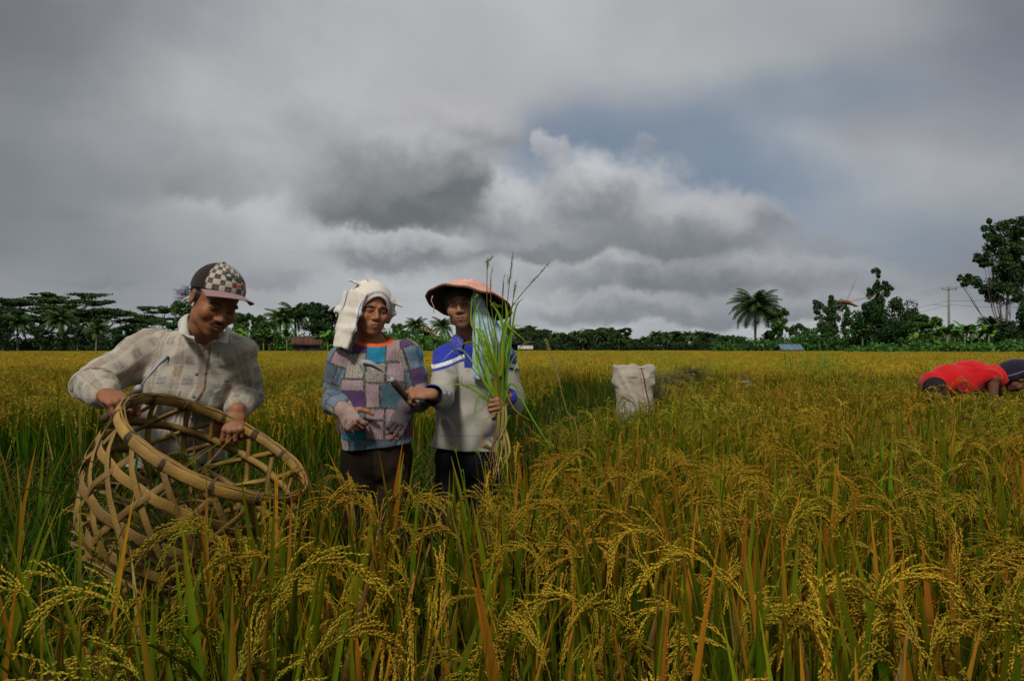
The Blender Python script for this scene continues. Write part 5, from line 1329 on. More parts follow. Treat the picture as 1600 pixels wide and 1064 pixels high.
def grass_bunch():
    g = JW2['wrR']+norm(np.array([-.45, -.55, -.35]))*.085+np.array([-.012, .012, -.01]); r = np.random.default_rng(33)
    dy = g[1]
    root = empty('grass_bunch', g, 'bunch of tall green grass with seed heads held up by the woman in the hat', 'grass bunch')
    pp = lambda x, y, dd=0: P(x, y, dy+dd)
    def ribbon(mb, pts, w, c0, c1):
        pts = catmull(pts, 8); n = len(pts); t = np.linspace(0, 1, n); T = norm(np.gradient(pts, axis=0)); S = norm(np.cross(T, [0.1, 1, .1])+r.normal(size=3)*.15)
        ww = w*.5*np.clip(1-t**3, 0, 1)*(.5+.5*np.clip(t*6, 0, 1)); N = norm(np.cross(S, T)); V = np.stack([pts-S*ww[:, None], pts+N*ww[:, None]*.4, pts+S*ww[:, None]], 1).reshape(-1, 3)
        c = np.asarray(c0)*(1-t[:, None])+np.asarray(c1)*t[:, None]; i = np.arange(n-1)[:, None]
        q = np.concatenate([np.stack([i*3, i*3+1, i*3+4, i*3+3], -1), np.stack([i*3+1, i*3+2, i*3+5, i*3+4], -1)]).reshape(-1, 4); mb.add(V, q, None, np.repeat(c, 3, 0))
    LG = (.25, .44, .025); MG = (.15, .32, .018); YL = (.36, .26, .02)
    base = (783, 628)
    # leaves: path in photo pixels, depth offset, width
    leaves = [([(783, 640), (763, 590), (757, 540), (738, 506)], -.05, .020, LG), ([(784, 640), (790, 560), (783, 500), (764, 468)], .0, .022, MG), ([(784, 640), (782, 560), (792, 500), (789, 470)], -.03, .022, LG),
              ([(786, 640), (768, 600), (748, 560), (750, 505), (741, 462)], .02, .014, MG), ([(786, 630), (750, 585), (741, 500), (752, 465)], .03, .012, LG), ([(785, 620), (786, 570), (790, 512), (800, 515), (826, 537)], -.04, .012, LG),
              ([(786, 620), (790, 560), (798, 512), (822, 511)], .04, .008, LG), ([(782, 640), (760, 600), (720, 545), (688, 566)], -.02, .009, LG), ([(780, 640), (740, 610), (715, 600), (688, 603)], -.05, .010, (.25, .33, .02)),
              ([(785, 640), (775, 600), (784, 575), (788, 545)], -.06, .016, YL), ([(785, 635), (800, 600), (830, 650), (868, 712)], -.06, .010, MG), ([(783, 640), (745, 605), (722, 600), (724, 582)], -.05, .007, MG),
              ([(783, 640), (750, 620), (741, 650), (738, 665)], -.06, .008, MG), ([(783, 640), (765, 560), (755, 520), (737, 508), (737, 460)], -.02, .013, LG), ([(785, 640), (792, 580), (796, 540), (793, 500)], .03, .016, MG),
              ([(785, 630), (775, 570), (770, 530), (777, 480)], .02, .012, LG), ([(783, 640), (779, 590), (768, 555), (735, 560)], -.03, .007, LG), ([(785, 640), (795, 600), (812, 560), (826, 550)], .02, .007, LG),
              ([(783, 640), (788, 610), (805, 640), (835, 660)], -.03, .006, (.3, .33, .03)), ([(783, 640), (770, 605), (752, 640), (725, 648)], -.03, .006, MG)]
    mb = MB()
    for pts, dd, w, c in leaves: ribbon(mb, [pp(x, y, dd*(i/len(pts))+r.uniform(-.004, .004)) for i, (x, y) in enumerate(pts)], w*.85, np.array(c)*.7, np.array(c)*1.1)
    for k in range(16):
        x1 = r.normal(778, 26); y1 = r.uniform(450, 600); dd = r.uniform(-.10, .08); c = np.array([LG, MG, (.20, .26, .02)][k % 3])
        ribbon(mb, [pp(784+r.uniform(-5, 5), 636), pp(784+(x1-784)*.35+r.uniform(-5, 5), 600+(y1-600)*.3, dd*.4), pp(784+(x1-784)*.8, 560+(y1-560)*.75, dd*.8), pp(x1+(x1-784)*.35, y1+r.uniform(-5, 30), dd)], r.uniform(.004, .010), c*.55, c)
    mb.obj('leaves', M_LEAF, root)
    mb = MB()          # stems and the straw tail below the fist
    stems = [([(785, 640), (775, 560), (762, 500), (761, 405)], 0), ([(785, 640), (780, 560), (768, 480), (767, 430)], .02), ([(786, 640), (785, 560), (793, 470), (800, 405)], -.02), ([(786, 640), (788, 560), (785, 490), (787, 440)], .03),
             ([(786, 640), (790, 540), (800, 480), (805, 440)], .0), ([(785, 640), (782, 540), (800, 480), (852, 418)], -.03), ([(783, 640), (750, 590), (705, 540), (668, 518)], -.05), ([(784, 640), (758, 585), (740, 540), (726, 536), (705, 533)], -.04),
             ([(783, 640), (762, 570), (746, 520)], .0), ([(784, 640), (770, 560), (752, 490)], .01), ([(785, 640), (775, 600), (748, 520)], -.03)]
    for pts, dd in stems: tube(mb, catmull([pp(x, y, dd*i/len(pts)) for i, (x, y) in enumerate(pts)], 6), .0018, 4, (.16, .16, .03))
    for k in range(22):
        x0 = 783+r.uniform(-6, 6); c = np.array([(.34, .25, .09), (.16, .09, .03), (.45, .34, .08), (.30, .30, .03)][k % 4])
        ribbon(mb, [pp(x0, 618, .01), pp(x0+r.uniform(-5, 5), 660, r.uniform(-.02, .01)), pp(x0+r.uniform(-16, 10), 705, r.uniform(-.04, .01)), pp(x0+r.uniform(-24, 16), r.uniform(715, 765), r.uniform(-.06, .02))], r.uniform(.004, .011), c*.7, c)
    ribbon(mb, [pp(781, 640), pp(757, 660, -.03), pp(753, 690, -.04), pp(772, 735, -.05)], .006, (.3, .2, .07), (.3, .2, .07))
    mb.obj('stems', M_LEAF, root)
    def seed_head(pts, n, L, w, gl, gw, c, dd=0):
        mb = MB(); ax = catmull([pp(x, y, dd) for x, y in pts], 8); m = len(ax)
        tube(mb, ax, .0011, 3, np.array(c)*.7); pos = []; dr = []
        T = norm(np.gradient(ax, axis=0))
        for k in range(n):
            i = r.integers(0, m); sd = norm(np.cross(T[i], r.normal(size=3))); l = L*r.uniform(.4, 1)*(1.1-i/m*.7); d = norm(T[i]+sd*w); kk = max(2, int(l/gl*1.2))
            pts_ = ax[i]+d*np.linspace(.1, 1, kk)[:, None]*l; pos.append(pts_); dr.append(np.tile(d, (kk, 1))+r.normal(size=(kk, 3))*.25)
        pos = np.concatenate(pos); cc = np.asarray(c)[None]*r.uniform(.7, 1.3, (len(pos), 1)); grains(mb, r, pos, np.concatenate(dr), gl, gw, cc)
        mb.obj('seed_head', M_LEAF, root)
    seed_head([(761, 420), (762, 410), (768, 402)], 34, .020, .5, .007, .004, (.20, .20, .035))
    seed_head([(766, 452), (767, 430), (770, 418)], 12, .016, .5, .006, .0025, (.30, .24, .13), .02)
    seed_head([(793, 445), (798, 425), (801, 398)], 46, .034, .28, .007, .0026, (.26, .22, .13), -.02)
    seed_head([(785, 462), (786, 445), (788, 430)], 14, .016, .4, .006, .0028, (.34, .27, .16), .03)
    seed_head([(803, 465), (805, 450), (808, 438)], 14, .016, .5, .006, .0028, (.34, .25, .16), .0)
    seed_head([(828, 442), (843, 428), (856, 412)], 20, .016, .5, .007, .0026, (.32, .24, .15), -.03)
    seed_head([(686, 526), (672, 519), (658, 512)], 16, .036, .75, .010, .0045, (.50, .36, .14), -.05)
    seed_head([(726, 538), (714, 534), (703, 532)], 10, .024, .6, .009, .004, (.48, .27, .12), -.04)
    seed_head([(740, 480), (741, 470), (745, 462)], 12, .014, .6, .008, .005, (.22, .34, .02), 0)
    seed_head([(765, 478), (772, 476), (782, 480)], 14, .014, .6, .008, .005, (.22, .34, .02), 0)
grass_bunch()

def single_stalks():
    """tall wild stalks standing by themselves in the cut strip"""
    for k, (pts, dd, hd) in enumerate(((([(905, 700), (885, 640), (868, 575), (855, 537)]), 2.6, 1), ([(768, 800), (760, 760), (752, 720), (746, 703)], 2.35, 0), ([(727, 765), (720, 735), (714, 712), (712, 702)], 2.45, 0))):
        base = P(*pts[0], dd); root = empty('grass_stalk', (base[0], base[1], 0), ['tall dry grass stalk with a feathery head right of the woman with the hat', 'thin green stalk with a drooping tip before the dark trousers, right one', 'thin green stalk with short side twigs before the dark trousers, left one'][k], 'grass stalk', 'single grass stalks')
        P3 = [np.array([base[0]+.03, base[1], 0])]+[P(x, y, dd) for x, y in pts]; mb = MB(); c = [(.36, .27, .10), (.16, .22, .03), (.10, .20, .02)][k]
        cc = catmull(P3, 8); tube(mb, cc, .0016, 4, c); mb.obj('stem', M_LEAF, root)
        r = np.random.default_rng(k); mb = MB(); T = norm(np.gradient(cc, axis=0)); m = len(cc); pos = []; dr = []
        for j in range(70 if hd else 16):
            i = m-1-int(r.integers(0, 12 if hd else 9)); sd = norm(np.cross(T[i], r.normal(size=3))); l = .025*r.uniform(.4, 1)+ (.01 if not hd else 0); d = norm(T[i]+sd*(.35 if hd else .9)); q = cc[i]+d*np.linspace(.1, 1, 3)[:, None]*l; pos.append(q); dr.append(np.tile(d, (3, 1)))
        pos = np.concatenate(pos); grains(mb, r, pos, np.concatenate(dr), .007, .0028, np.array(c)[None]*r.uniform(.8, 1.4, (len(pos), 1))); mb.obj('seed_head', M_LEAF, root)
single_stalks()

def sack():
    d = 7.8; c = P(990, 600, d); x0, x1 = P(957, 0, d)[0], P(1023, 0, d)[0]; top = P(0, 573, d)[2]
    root = empty('woven_sack', (c[0], d, 0), 'upright white woven plastic sack with a dark seam standing among the rice', 'sack')
    v = Vol((x0-.06, d-.3, -.01), (x1+.06, d+.3, top+.1), .008); w = (x1-x0)/2
    v.loft([((c[0]+.01, d, .10), (w*.80, .17)), ((c[0]+.02, d, .5), (w*.86, .17)), ((c[0], d, top-.14), (w*.93, .13))], (1, .1, 0), .06)
    v.add(lambda p: sd_box(p, (c[0], d, top-.10), (w*.99, .055, .12), np.eye(3), .03), (c[0]-w, d-.1, top-.25), (c[0]+w, d+.1, top+.05), .05)
    v.displace(lambda p: crease(p, np.array([6, 4, 9.]), 33, .006)+.006*fbm(p*np.array([7, 5, 11]), 4, 3)+.006*np.sin(p[:, 0]*40+p[:, 2]*25+5*fbm(p*4, 2, 2)))
    v.displace(lambda p: .45*(-.024*np.exp(-((p[:, 0]-c[0]+.02)/.05)**2)-.022*np.exp(-((p[:, 0]-c[0]-.19)/.05)**2)+.016*np.exp(-((p[:, 0]-c[0]-.10)/.06)**2))*(p[:, 2] > top-.12), .1)
    V, Q = v.mesh(); col = np.tile((.30, .265, .21), (len(V), 1))*(1+.22*fbm(V*np.array([9, 9, 14]), 3, 3)[:, None])
    seam = np.abs(V[:, 0]-(c[0]+.075+(top-V[:, 2])*.18)) < .009; col[seam & (V[:, 1] < d)] = (.07, .03, .035); s2 = np.abs(V[:, 0]-(c[0]+.045+(top-V[:, 2])*.14)) < .006; col[s2 & (V[:, 1] < d)] = (.26, .14, .12)
    g = np.clip(fbm(np.stack([V[:, 0]*6, V[:, 1], V[:, 2]*6], -1), 12, 3)*2.4-.55, 0, 1)*((V[:, 2] < top-.12)); col = col*(1-g[:, None]*.7)+np.array((.06, .14, .07))*g[:, None]*.7
    dirt = np.clip((.75-V[:, 2])*1.2, 0, .45)[:, None]; col = col*(1-dirt*.6)
    link('bag', mesh_np('bag', V, Q, col=col, mats=[M_CLOTH]), root)
    mb = MB(); mouth = [(c[0]+w*.98*math.cos(t), d+.055*math.sin(t), top-.012+.006*math.sin(3*t)+.006*math.cos(2*t+1)) for t in np.linspace(0, 2*np.pi, 60)]
    tube(mb, mouth, .007, 5, (.48, .42, .32), cap=False); mb.obj('mouth_fold', M_CLOTH, root)
    KEEP_OUT.append((c[0], d, .22))
sack()

def straw_heap(x, y, d, w, h, c, label, seed):
    p = P(x, y, d); r = np.random.default_rng(seed); root = empty('straw_heap', (p[0], d, 0), label, 'straw heap', 'heaps of cut straw'); mb = MB()
    v = Vol((p[0]-w, d-w, -.02), (p[0]+w, d+w, p[2]+.1), .02); v.ell((p[0], d, p[2]*.45), (w*.75, w*.6, p[2]*.55), None, .05); v.displace(lambda q: .03*fbm(q*8, seed, 3))
    V, Q = v.mesh(); mb.add(V, Q, None, np.array(c)*.5)
    for i in range(900):
        a = r.uniform(0, 6.28); e = math.acos(r.uniform(0, 1)); o = np.array([p[0]+w*.78*math.sin(e)*math.cos(a), d+w*.6*math.sin(e)*math.sin(a), p[2]*.45+p[2]*.56*math.cos(e)])
        blade(mb, r, o, a+r.uniform(-1, 1), r.uniform(.12, .3), r.uniform(1.0, 1.6), r.uniform(.3, 1.2), .008, 3, np.array(c)*r.uniform(.5, 1.2), np.array(c)*r.uniform(.8, 1.8), 1, False, r.uniform(-1, 1))
    tag(mb.obj('straw', M_LEAF, root)); KEEP_OUT.append((p[0], d, w*.6))
straw_heap(1046, 584, 9.6, .42, 0, (.20, .16, .045), 'low heap of dull cut straw just right of the white sack', 3)
straw_heap(1080, 578, 10.2, .30, 0, (.10, .075, .025), 'dark brown straw heap between the sack and the blue-grey bag', 4)


def cloth_bag():
    d = 9.0; p = P(1161, 594, d); root = empty('cloth_bag', (p[0], d, 0), 'small dark blue cloth bag with pale stripes half hidden in the rice', 'bag')
    v = Vol((p[0]-.2, d-.2, -.01), (p[0]+.2, d+.2, 1.0), .01); v.loft([((p[0], d, .12), (.15, .10)), ((p[0], d, .55), (.14, .10)), ((p[0]+.01, d, p[2]-.05), (.11, .05))], (1, 0, 0), .06); v.displace(lambda q: .012*fbm(q*12, 3, 3))
    V, Q = v.mesh(); c = np.tile((.045, .065, .10), (len(V), 1)); c[np.abs(np.sin(V[:, 2]*45)) > .95] = (.20, .24, .28); link('bag', mesh_np('bag', V, Q, col=c, mats=[M_CLOTH]), root)
    mb = MB(); tube(mb, catmull([(p[0]-.08, d, p[2]-.04), (p[0]-.03, d, p[2]+.05), (p[0]+.05, d, p[2]+.05), (p[0]+.09, d, p[2]-.04)], 8), .010, 6, (.04, .06, .09)); mb.obj('handle', M_CLOTH, root)
    KEEP_OUT.append((p[0], d, .2))
cloth_bag()

def dragonfly():
    o = P(1323, 474, 1.5); root = empty('dragonfly', o, 'brown-orange dragonfly in flight before the trees on the right', 'dragonfly')
    f = norm(np.array([-.95, -.2, .16])); mb = MB(); s = 1.0
    P2 = lambda x, y, dd=0: P(x, y, 1.5+dd)
    tube(mb, [P2(1311, 472), P2(1314, 471), P2(1318, 471.5), P2(1325, 472.5), P2(1332, 475.5), P2(1337, 478), P2(1341, 478.4)], [.0015, .0045, .0042, .0052, .0030, .0026, .0012], 10, (.13, .05, .012)); body = mb.obj('body', M_PLASTIC, root)
    mb = MB(); 
    for e in (-.003, .003): v = P2(1311.5, 471.5, e); tube(mb, [v-[.002, 0, 0], v, v+[.002, 0, 0]], [.001, .003, .001], 8, (.12, .03, .01))
    mb.obj('eyes', M_PLASTIC, root)
    mw = bpy.data.materials.new('wing_film'); mw.use_nodes = True; b = mw.node_tree.nodes['Principled BSDF']; b.inputs['Base Color'].default_value = (.16, .14, .10, 1); b.inputs['Alpha'].default_value = .4; b.inputs['Roughness'].default_value = .3
    for a, b_, w in (((1324, 470.5), (1340, 432), .0055), ((1327, 472), (1366, 463), .006), ((1320, 473), (1299, 480), .005), ((1321, 474), (1303, 496), .006)):
        p0, p1 = P2(*a), P2(*b_, .01 if b_[0] > 1330 else -.01); T = norm(p1-p0); S = norm(np.cross(T, [0, 1, 0])); t = np.linspace(0, 1, 14)[:, None]; ww = w*np.sin(np.clip(t*1.05+.06, 0, 1)*np.pi*.92)**.6
        V = np.stack([p0+(p1-p0)*t-S*ww*.4, p0+(p1-p0)*t+S*ww*.6+[0, .0008, 0]], 1).reshape(-1, 3); i = np.arange(13)[:, None]; mb = MB(); mb.add(V, np.stack([i*2, i*2+1, i*2+3, i*2+2], -1).reshape(-1, 4)); mb.obj('wing', mw, root)
dragonfly()

for J in (JW1, JW2, JM): KEEP_OUT.append(((J['anL'][0]+J['anR'][0])/2, (J['anL'][1]+J['anR'][1])/2, .27))
KEEP_OUT.append((JM['pelvis'][0], JM['pelvis'][1], .25)); KEEP_OUT.append((JR['pelvis'][0]+.1, JR['pelvis'][1], .27)); KEEP_OUT.append((JR['neck'][0], JR['neck'][1], .25)); KEEP_OUT.append((JR['chest'][0], JR['chest'][1], .25))
# ------------------------------------------------------------------ trees, pole and houses at the edge of the field
M_TREE = material('tree_leaf', rough=.6, noise=.15, nscale=.6, trans=.22, rnd=.0, spec=.25)
M_BARK = material('bark', rough=.9, noise=.3, nscale=4, bump=.6, bscale=12)
def cards(mb, r, ctr, size, col, flat=0.0, aspect=1.7):
    """leaf clumps: small bent faces with random directions"""
    n = len(ctr); a = norm(r.normal(size=(n, 3))*[1, 1, 1-flat]); b = norm(np.cross(a, r.normal(size=(n, 3))+[0, 0, 2*flat])); s = (size*r.uniform(.6, 1.3, n))[:, None]; c = np.cross(a, b)
    V = np.stack([ctr-a*s*aspect/2, ctr+b*s/2+c*s*.15, ctr+a*s*aspect/2, ctr-b*s/2+c*s*.15], 1).reshape(-1, 3)
    mb.add(V, np.arange(4*n).reshape(-1, 4), None, np.repeat(col, 4, 0))
def in_ell(r, n, c, rad, shell=.45):
    d = norm(r.normal(size=(n, 3))); k = (shell+(1-shell)*r.random(n)**.6)[:, None]; return np.asarray(c)+d*k*np.asarray(rad)
def crown_mesh(name, seed, lobes, n, size, col, flat=0, shell=.5, sub=6):
    r = np.random.default_rng(seed); mb = MB(); vol = np.array([l[1][0]*l[1][1]*l[1][2] for l in lobes])**.6; vol = vol/vol.sum()
    for (c, rad), w in zip(lobes, vol):
        k = max(4, int(sub*4*w*len(lobes)/3)); cs = in_ell(r, k, c, rad, .55); m = max(6, int(n*w/k))
        for q in cs:
            br = r.uniform(.7, 1.3); rr = np.array(rad)*r.uniform(.34, .60); pts = in_ell(r, m, q, np.maximum(rr, size*.8), .3)
            cards(mb, r, pts, size, np.asarray(col)[None]*br*r.uniform(.7, 1.3, (m, 1))*np.array([r.uniform(.9, 1.3), 1, r.uniform(.7, 1.1)]), flat)
    return mb.mesh(name, [M_TREE])
def limbs_mesh(name, seed, base_r, tips, trunk_h, c=(.10, .085, .06), bend=.3, n=1):
    r = np.random.default_rng(seed); mb = MB(); t0 = np.array([r.normal()*bend, r.normal()*bend, trunk_h])
    tube(mb, catmull([[0, 0, -.3], [t0[0]*.3, t0[1]*.6, trunk_h*.5], t0], 4), np.linspace(base_r*1.2, base_r*.7, 9), 7, c)
    for tip in tips:
        tip = np.asarray(tip, float); m = (t0+tip)/2+[0, 0, -.10*np.linalg.norm(tip-t0)]+r.normal(size=3)*.2
        tube(mb, catmull([t0*.9, m, tip], 5), np.linspace(base_r*.5, base_r*.10, 11), 5, c)
        for k in range(2):
            e = tip+r.normal(size=3)*[1, 1, .4]*min(np.linalg.norm(tip-t0)*.22, .55); tube(mb, [m, (m+e)/2+[0, 0, .1], e], [base_r*.2, base_r*.12, base_r*.05], 4, c)
    return mb.mesh(name, [M_BARK])
def rain_tree(seed, w=7, h=10, col=(.028, .07, .014)):
    r = np.random.default_rng(seed); lobes = []; tips = []
    for k in range(15):
        a = r.uniform(0, 6.28); d = w*r.random()**.5; z = h*(1-.38*(d/w)**2)*r.uniform(.80, 1.0); c = (d*math.cos(a), d*math.sin(a), z); lobes.append((c, (w*r.uniform(.20, .34), w*r.uniform(.20, .34), h*r.uniform(.022, .045)))); tips.append(c)
    return limbs_mesh('trunk', seed, h*.028, tips, h*.33), crown_mesh('crown', seed, lobes, 11000, .20, col, .6, .1, 8)
def broad_tree(seed, h=9, w=3.2, col=(.022, .065, .012), lobes=None, n=11000, th=.35, size=.22):
    r = np.random.default_rng(seed)
    if lobes is None:
        lobes = []
        for k in range(10):
            a = r.uniform(0, 6.28); z = h*r.uniform(.42, .95); d = w*r.uniform(.1, .75)*math.sqrt(max(.1, 1-((z/h-.62)/.5)**2)); lobes.append(((d*math.cos(a), d*math.sin(a), z), (w*r.uniform(.3, .5),)*2+(h*r.uniform(.09, .15),)))
    return limbs_mesh('trunk', seed, h*.022, [l[0] for l in lobes], h*th), crown_mesh('crown', seed, lobes, n, size, col)
def palm_tree(seed, h=6.6, L=3.5, nf=34, col=(.035, .085, .014), lean=.04):
    r = np.random.default_rng(seed); tr = MB(); top = np.array([h*lean*r.uniform(-1, 1), h*lean*r.uniform(-1, 1), h]); z = np.linspace(0, 1, 14)
    p = np.stack([top[0]*z**1.6, top[1]*z**1.6, h*z-.2], 1); tube(tr, p, np.interp(z, [0, .08, 1], [.30, .21, .16])*(1+.06*(np.arange(14) % 2)), 8, (.17, .14, .10))
    mb = MB()
    for i in range(nf):
        az = i*2.4+r.uniform(-.3, .3); e0 = R(78)-R(105)*(i/nf)**1.0; l = L*r.uniform(.85, 1.1); n = 16; t = np.linspace(0, 1, n); th = e0-R(75)*t**1.4
        d = np.array([math.cos(az), math.sin(az), 0]); P_ = top+np.cumsum(np.cos(th)[:, None]*d*l/n+np.sin(th)[:, None]*np.array([0, 0, 1.])*l/n, 0)
        tube(mb, P_[::3], .028, 4, (.16, .15, .04), cap=False); c = np.array(col)*r.uniform(.6, 1.35)*(np.array([1.5, 1.1, .9]) if i > nf-4 else 1)
        s = np.array([-math.sin(az), math.cos(az), 0]); V = []; Cc = []
        for j in range(1, n):
            for q in (-1, 1):
                for u in (0, .5):
                    o = P_[j-1]*(1-u)+P_[j]*u; ll = l*.30*math.sin(math.pi*(.12+.85*(j+u)/n))**.7; tg = norm(P_[j]-P_[j-1]); dr = norm(s*q*.85+tg*.55+np.array([0, 0, -.55]))+r.normal(size=3)*.06
                    V += [o-tg*.075, o+dr*ll, o+tg*.075]; Cc += [c*.9, c*1.2, c*.9]
        k = len(V)//3; mb.add(V, None, np.arange(3*k).reshape(-1, 3), np.array(Cc))
    for k in range(7): a = k*.9; q = top+[.22*math.cos(a), .22*math.sin(a), -.25]; tube(mb, [q+[0, 0, .10], q, q-[0, 0, .12]], [.05, .13, .05], 7, (.16, .11, .03))
    return tr.mesh('trunk', [M_BARK]), mb.mesh('crown', [M_TREE])
def banana_plant(seed, h=3.2, L=2.4, col=(.065, .165, .018)):
    r = np.random.default_rng(seed); tr = MB(); tube(tr, [[0, 0, -.2], [.03, 0, h*.5], [0, .03, h]], [.17, .13, .09], 8, (.12, .13, .04)); mb = MB()
    for i in range(10):
        az = i*2.4+r.uniform(-.3, .3); n = 12; t = np.linspace(0, 1, n); l = L*r.uniform(.75, 1.1); e0 = R(r.uniform(50, 85)); th = e0-R(r.uniform(60, 120))*t**1.5; d = np.array([math.cos(az), math.sin(az), 0]); s = np.array([-math.sin(az), math.cos(az), 0])
        p = np.array([0, 0, h])+np.cumsum(np.cos(th)[:, None]*d*l/n+np.sin(th)[:, None]*np.array([0, 0, 1.])*l/n, 0); w = .34*np.sin(np.pi*np.clip(t*.9+.08, 0, 1))**.6*(1+.25*r.uniform(-1, 1, n)); up = np.stack([-np.sin(th)*d[0], -np.sin(th)*d[1], np.cos(th)], 1)
        V = np.stack([p-s*w[:, None]-up*w[:, None]*.45, p, p+s*w[:, None]-up*w[:, None]*.45], 1).reshape(-1, 3); k = np.arange(n-1)[:, None]; m = r.random((n-1, 1)) > .12
        q = np.concatenate([np.stack([k*3, k*3+1, k*3+4, k*3+3], -1), np.stack([k*3+1, k*3+2, k*3+5, k*3+4], -1)]).reshape(-1, 4); mb.add(V, q, None, np.array(col)*r.uniform(.6, 1.4)*(np.array([2.2, 1.1, .8]) if r.random() < .12 else 1))
    return tr.mesh('trunk', [M_BARK]), mb.mesh('crown', [M_TREE])

def put(name, meshes, x, base_d, scale, label, cat='tree', group=None, rot=None, sz=None):
    """one tree: an empty with its trunk and its crown"""
    X = (x-800)/F*base_d; root = bpy.data.objects.new(name, None); COL.objects.link(root)
    for me, nm in zip(meshes, ('trunk', 'crown')):
        o = bpy.data.objects.new(nm, me); COL.objects.link(o); o.parent = root
    root.location = (X, base_d, 0); root.scale = (scale, scale, scale*(sz or 1)); root.rotation_euler.z = random.uniform(0, 6.28) if rot is None else rot
    return tag(root, label, cat, group)
def hpx(y, d): return CAMZ+(545-y)/F*d            # height that reaches photo row y at distance d

RT = [rain_tree(500, 7, 10), rain_tree(501, 6, 10, (.024, .06, .013)), rain_tree(502, 8, 10, (.034, .08, .016))]
BT = [broad_tree(510), broad_tree(511, 9, 2.6, (.03, .08, .014)), broad_tree(512, 9, 3.8, (.018, .052, .011)), broad_tree(513, 9, 3.0, (.05, .12, .018))]
PT = [palm_tree(520), palm_tree(521, 6.2, 3.4, 30, (.045, .10, .018), .08), palm_tree(522, 6.8, 3.6, 36, (.03, .075, .012), .03)]
BN = [banana_plant(530), banana_plant(531, 2.8, 2.1, (.09, .20, .02)), banana_plant(532, 3.6, 2.6, (.045, .13, .015))]
LG_ = [(55, 462, 118, 0, 1.25), (100, 458, 124, 2, 1.2), (150, 475, 120, 1, 1.0), (210, 481, 130, 2, 1.1), (250, 488, 136, 1, 1.0), (12, 474, 110, 1, .9)]
lab = ['large flat-topped spreading tree near the left edge of the field', 'wide flat-topped tree whose crown makes the highest point of the left tree line', 'layered spreading tree behind the drooping coconut palm on the left',
       'low flat-topped tree between the drooping palm and the man in plaid', 'flat-topped tree nearest the plaid shoulder of the man', 'spreading tree cut by the left border of the photo']
for (x, y, d, k, w), l in zip(LG_, lab):
    h = hpx(y-7, d); o = put('rain_tree', RT[k], x, d, h/9.6, l, 'tree', 'flat-topped trees on the left'); o.scale.x *= w*.9; o.scale.y *= w*.9
for x, y, d, k, l in [(28, 492, 104, 0, 'coconut palm standing in front of the leftmost spreading tree'), (92, 487, 106, 2, 'upright coconut palm in the middle of the left tree group'), (150, 500, 92, 1, 'low coconut palm with long drooping fronds in the left tree group'),
                      (438, 478, 118, 1, 'leafy palm at the left end of the row of palms between man and patchwork woman'), (462, 474, 120, 0, 'tall palm just left of the dark round tree behind the patchwork woman'), (520, 483, 118, 2, 'pale green palm just left of the white head towel'),
                      (650, 497, 150, 0, 'palm between the two women'), (692, 494, 120, 1, 'large light green palm under the left rim of the conical hat')]:
    h = hpx(y, d); put('coconut_palm', PT[k], x, d, h/8.6, l, 'palm tree')
for x, y, d, k, s, l in [(5, 490, 100, 2, 1, 'dark bushy tree at the left border below the spreading crowns'), (62, 505, 98, 0, 1, 'dark low tree under the spreading crowns on the left'), (122, 508, 100, 2, 1.1, 'dense dark tree left of the drooping palm'), (190, 505, 102, 0, 1.1, 'dark bushy tree right of the drooping palm'), (232, 508, 110, 1, 1.1, 'dark bushy tree beside the plaid sleeve'),
                         (281, 470, 90, 3, .8, 'thin pale green tree peeking out left of the checkered cap'), (384, 488, 115, 3, 1, 'light green tree right of the checkered cap visor'), (405, 487, 108, 1, .8, 'narrow dark green tree right of the man'), (420, 500, 100, 3, 1, 'light bushy tree between the man and the row of palms'),
                         (490, 470, 112, 2, 1.0, 'large dark round tree behind the patchwork woman on her left'), (508, 500, 110, 0, .9, 'small tree beside the white head towel'), (628, 505, 150, 3, 1, 'light tree just right of the patchwork woman'), (668, 508, 130, 1, 1, 'green tree left of the conical hat')]:
    h = hpx(y, d); o = put('broadleaf_tree', BT[k], x, d, h/9.6, l, 'tree'); o.scale.x *= s; o.scale.y *= s
r = np.random.default_rng(60)
for x, y, d, k in [(640, 506, 160, 1), (822, 506, 190, 0)]:
    o = put('rain_tree', RT[k], x, d, hpx(y, d)/10, ['flat-topped pale tree seen between the two women', 'spreading flat-topped tree right of the scarf and grass bunch'][int(x > 700)], 'tree')
# far wood in the middle: single trees side by side
for i in range(64):
    x = 800+i*5.7+r.uniform(-3, 3); d = r.uniform(235, 300); env = np.interp(x, [800, 850, 880, 935, 955, 985, 1000, 1040, 1100, 1150, 1180], [509, 515, 520, 511, 512, 526, 522, 517, 518, 520, 522]); y = env+r.uniform(-2, 6)
    kind = r.random()
    if kind < .42: put('coconut_palm', PT[i % 3], x, d, hpx(y, d)/8.6, 'distant palm in the low dark wood beyond the golden field', 'palm tree', 'palms in the distant wood')
    elif kind < .95: o = put('broadleaf_tree', BT[(0, 2, 2, 1)[i % 4]], x, d, hpx(y, d)/9.6, 'distant dark tree in the low wood beyond the golden field', 'tree', 'trees in the distant wood'); o.scale.x *= 1.25; o.scale.y *= 1.25
    else: put('rain_tree', RT[i % 3], x, d, hpx(y, d)/10, 'distant flat-topped tree in the low wood beyond the golden field', 'tree', 'flat-topped trees in the distant wood')
o = put('broadleaf_tree', BT[0], 969, 250, hpx(511, 250)/9.6, 'round brownish tree standing tallest in the distant wood', 'tree'); o.scale.x *= 1.5; o.scale.y *= 1.5
put('rain_tree', RT[0], 936, 250, hpx(513, 250)/10, 'spreading tree left of the tallest round tree in the distant wood', 'tree')
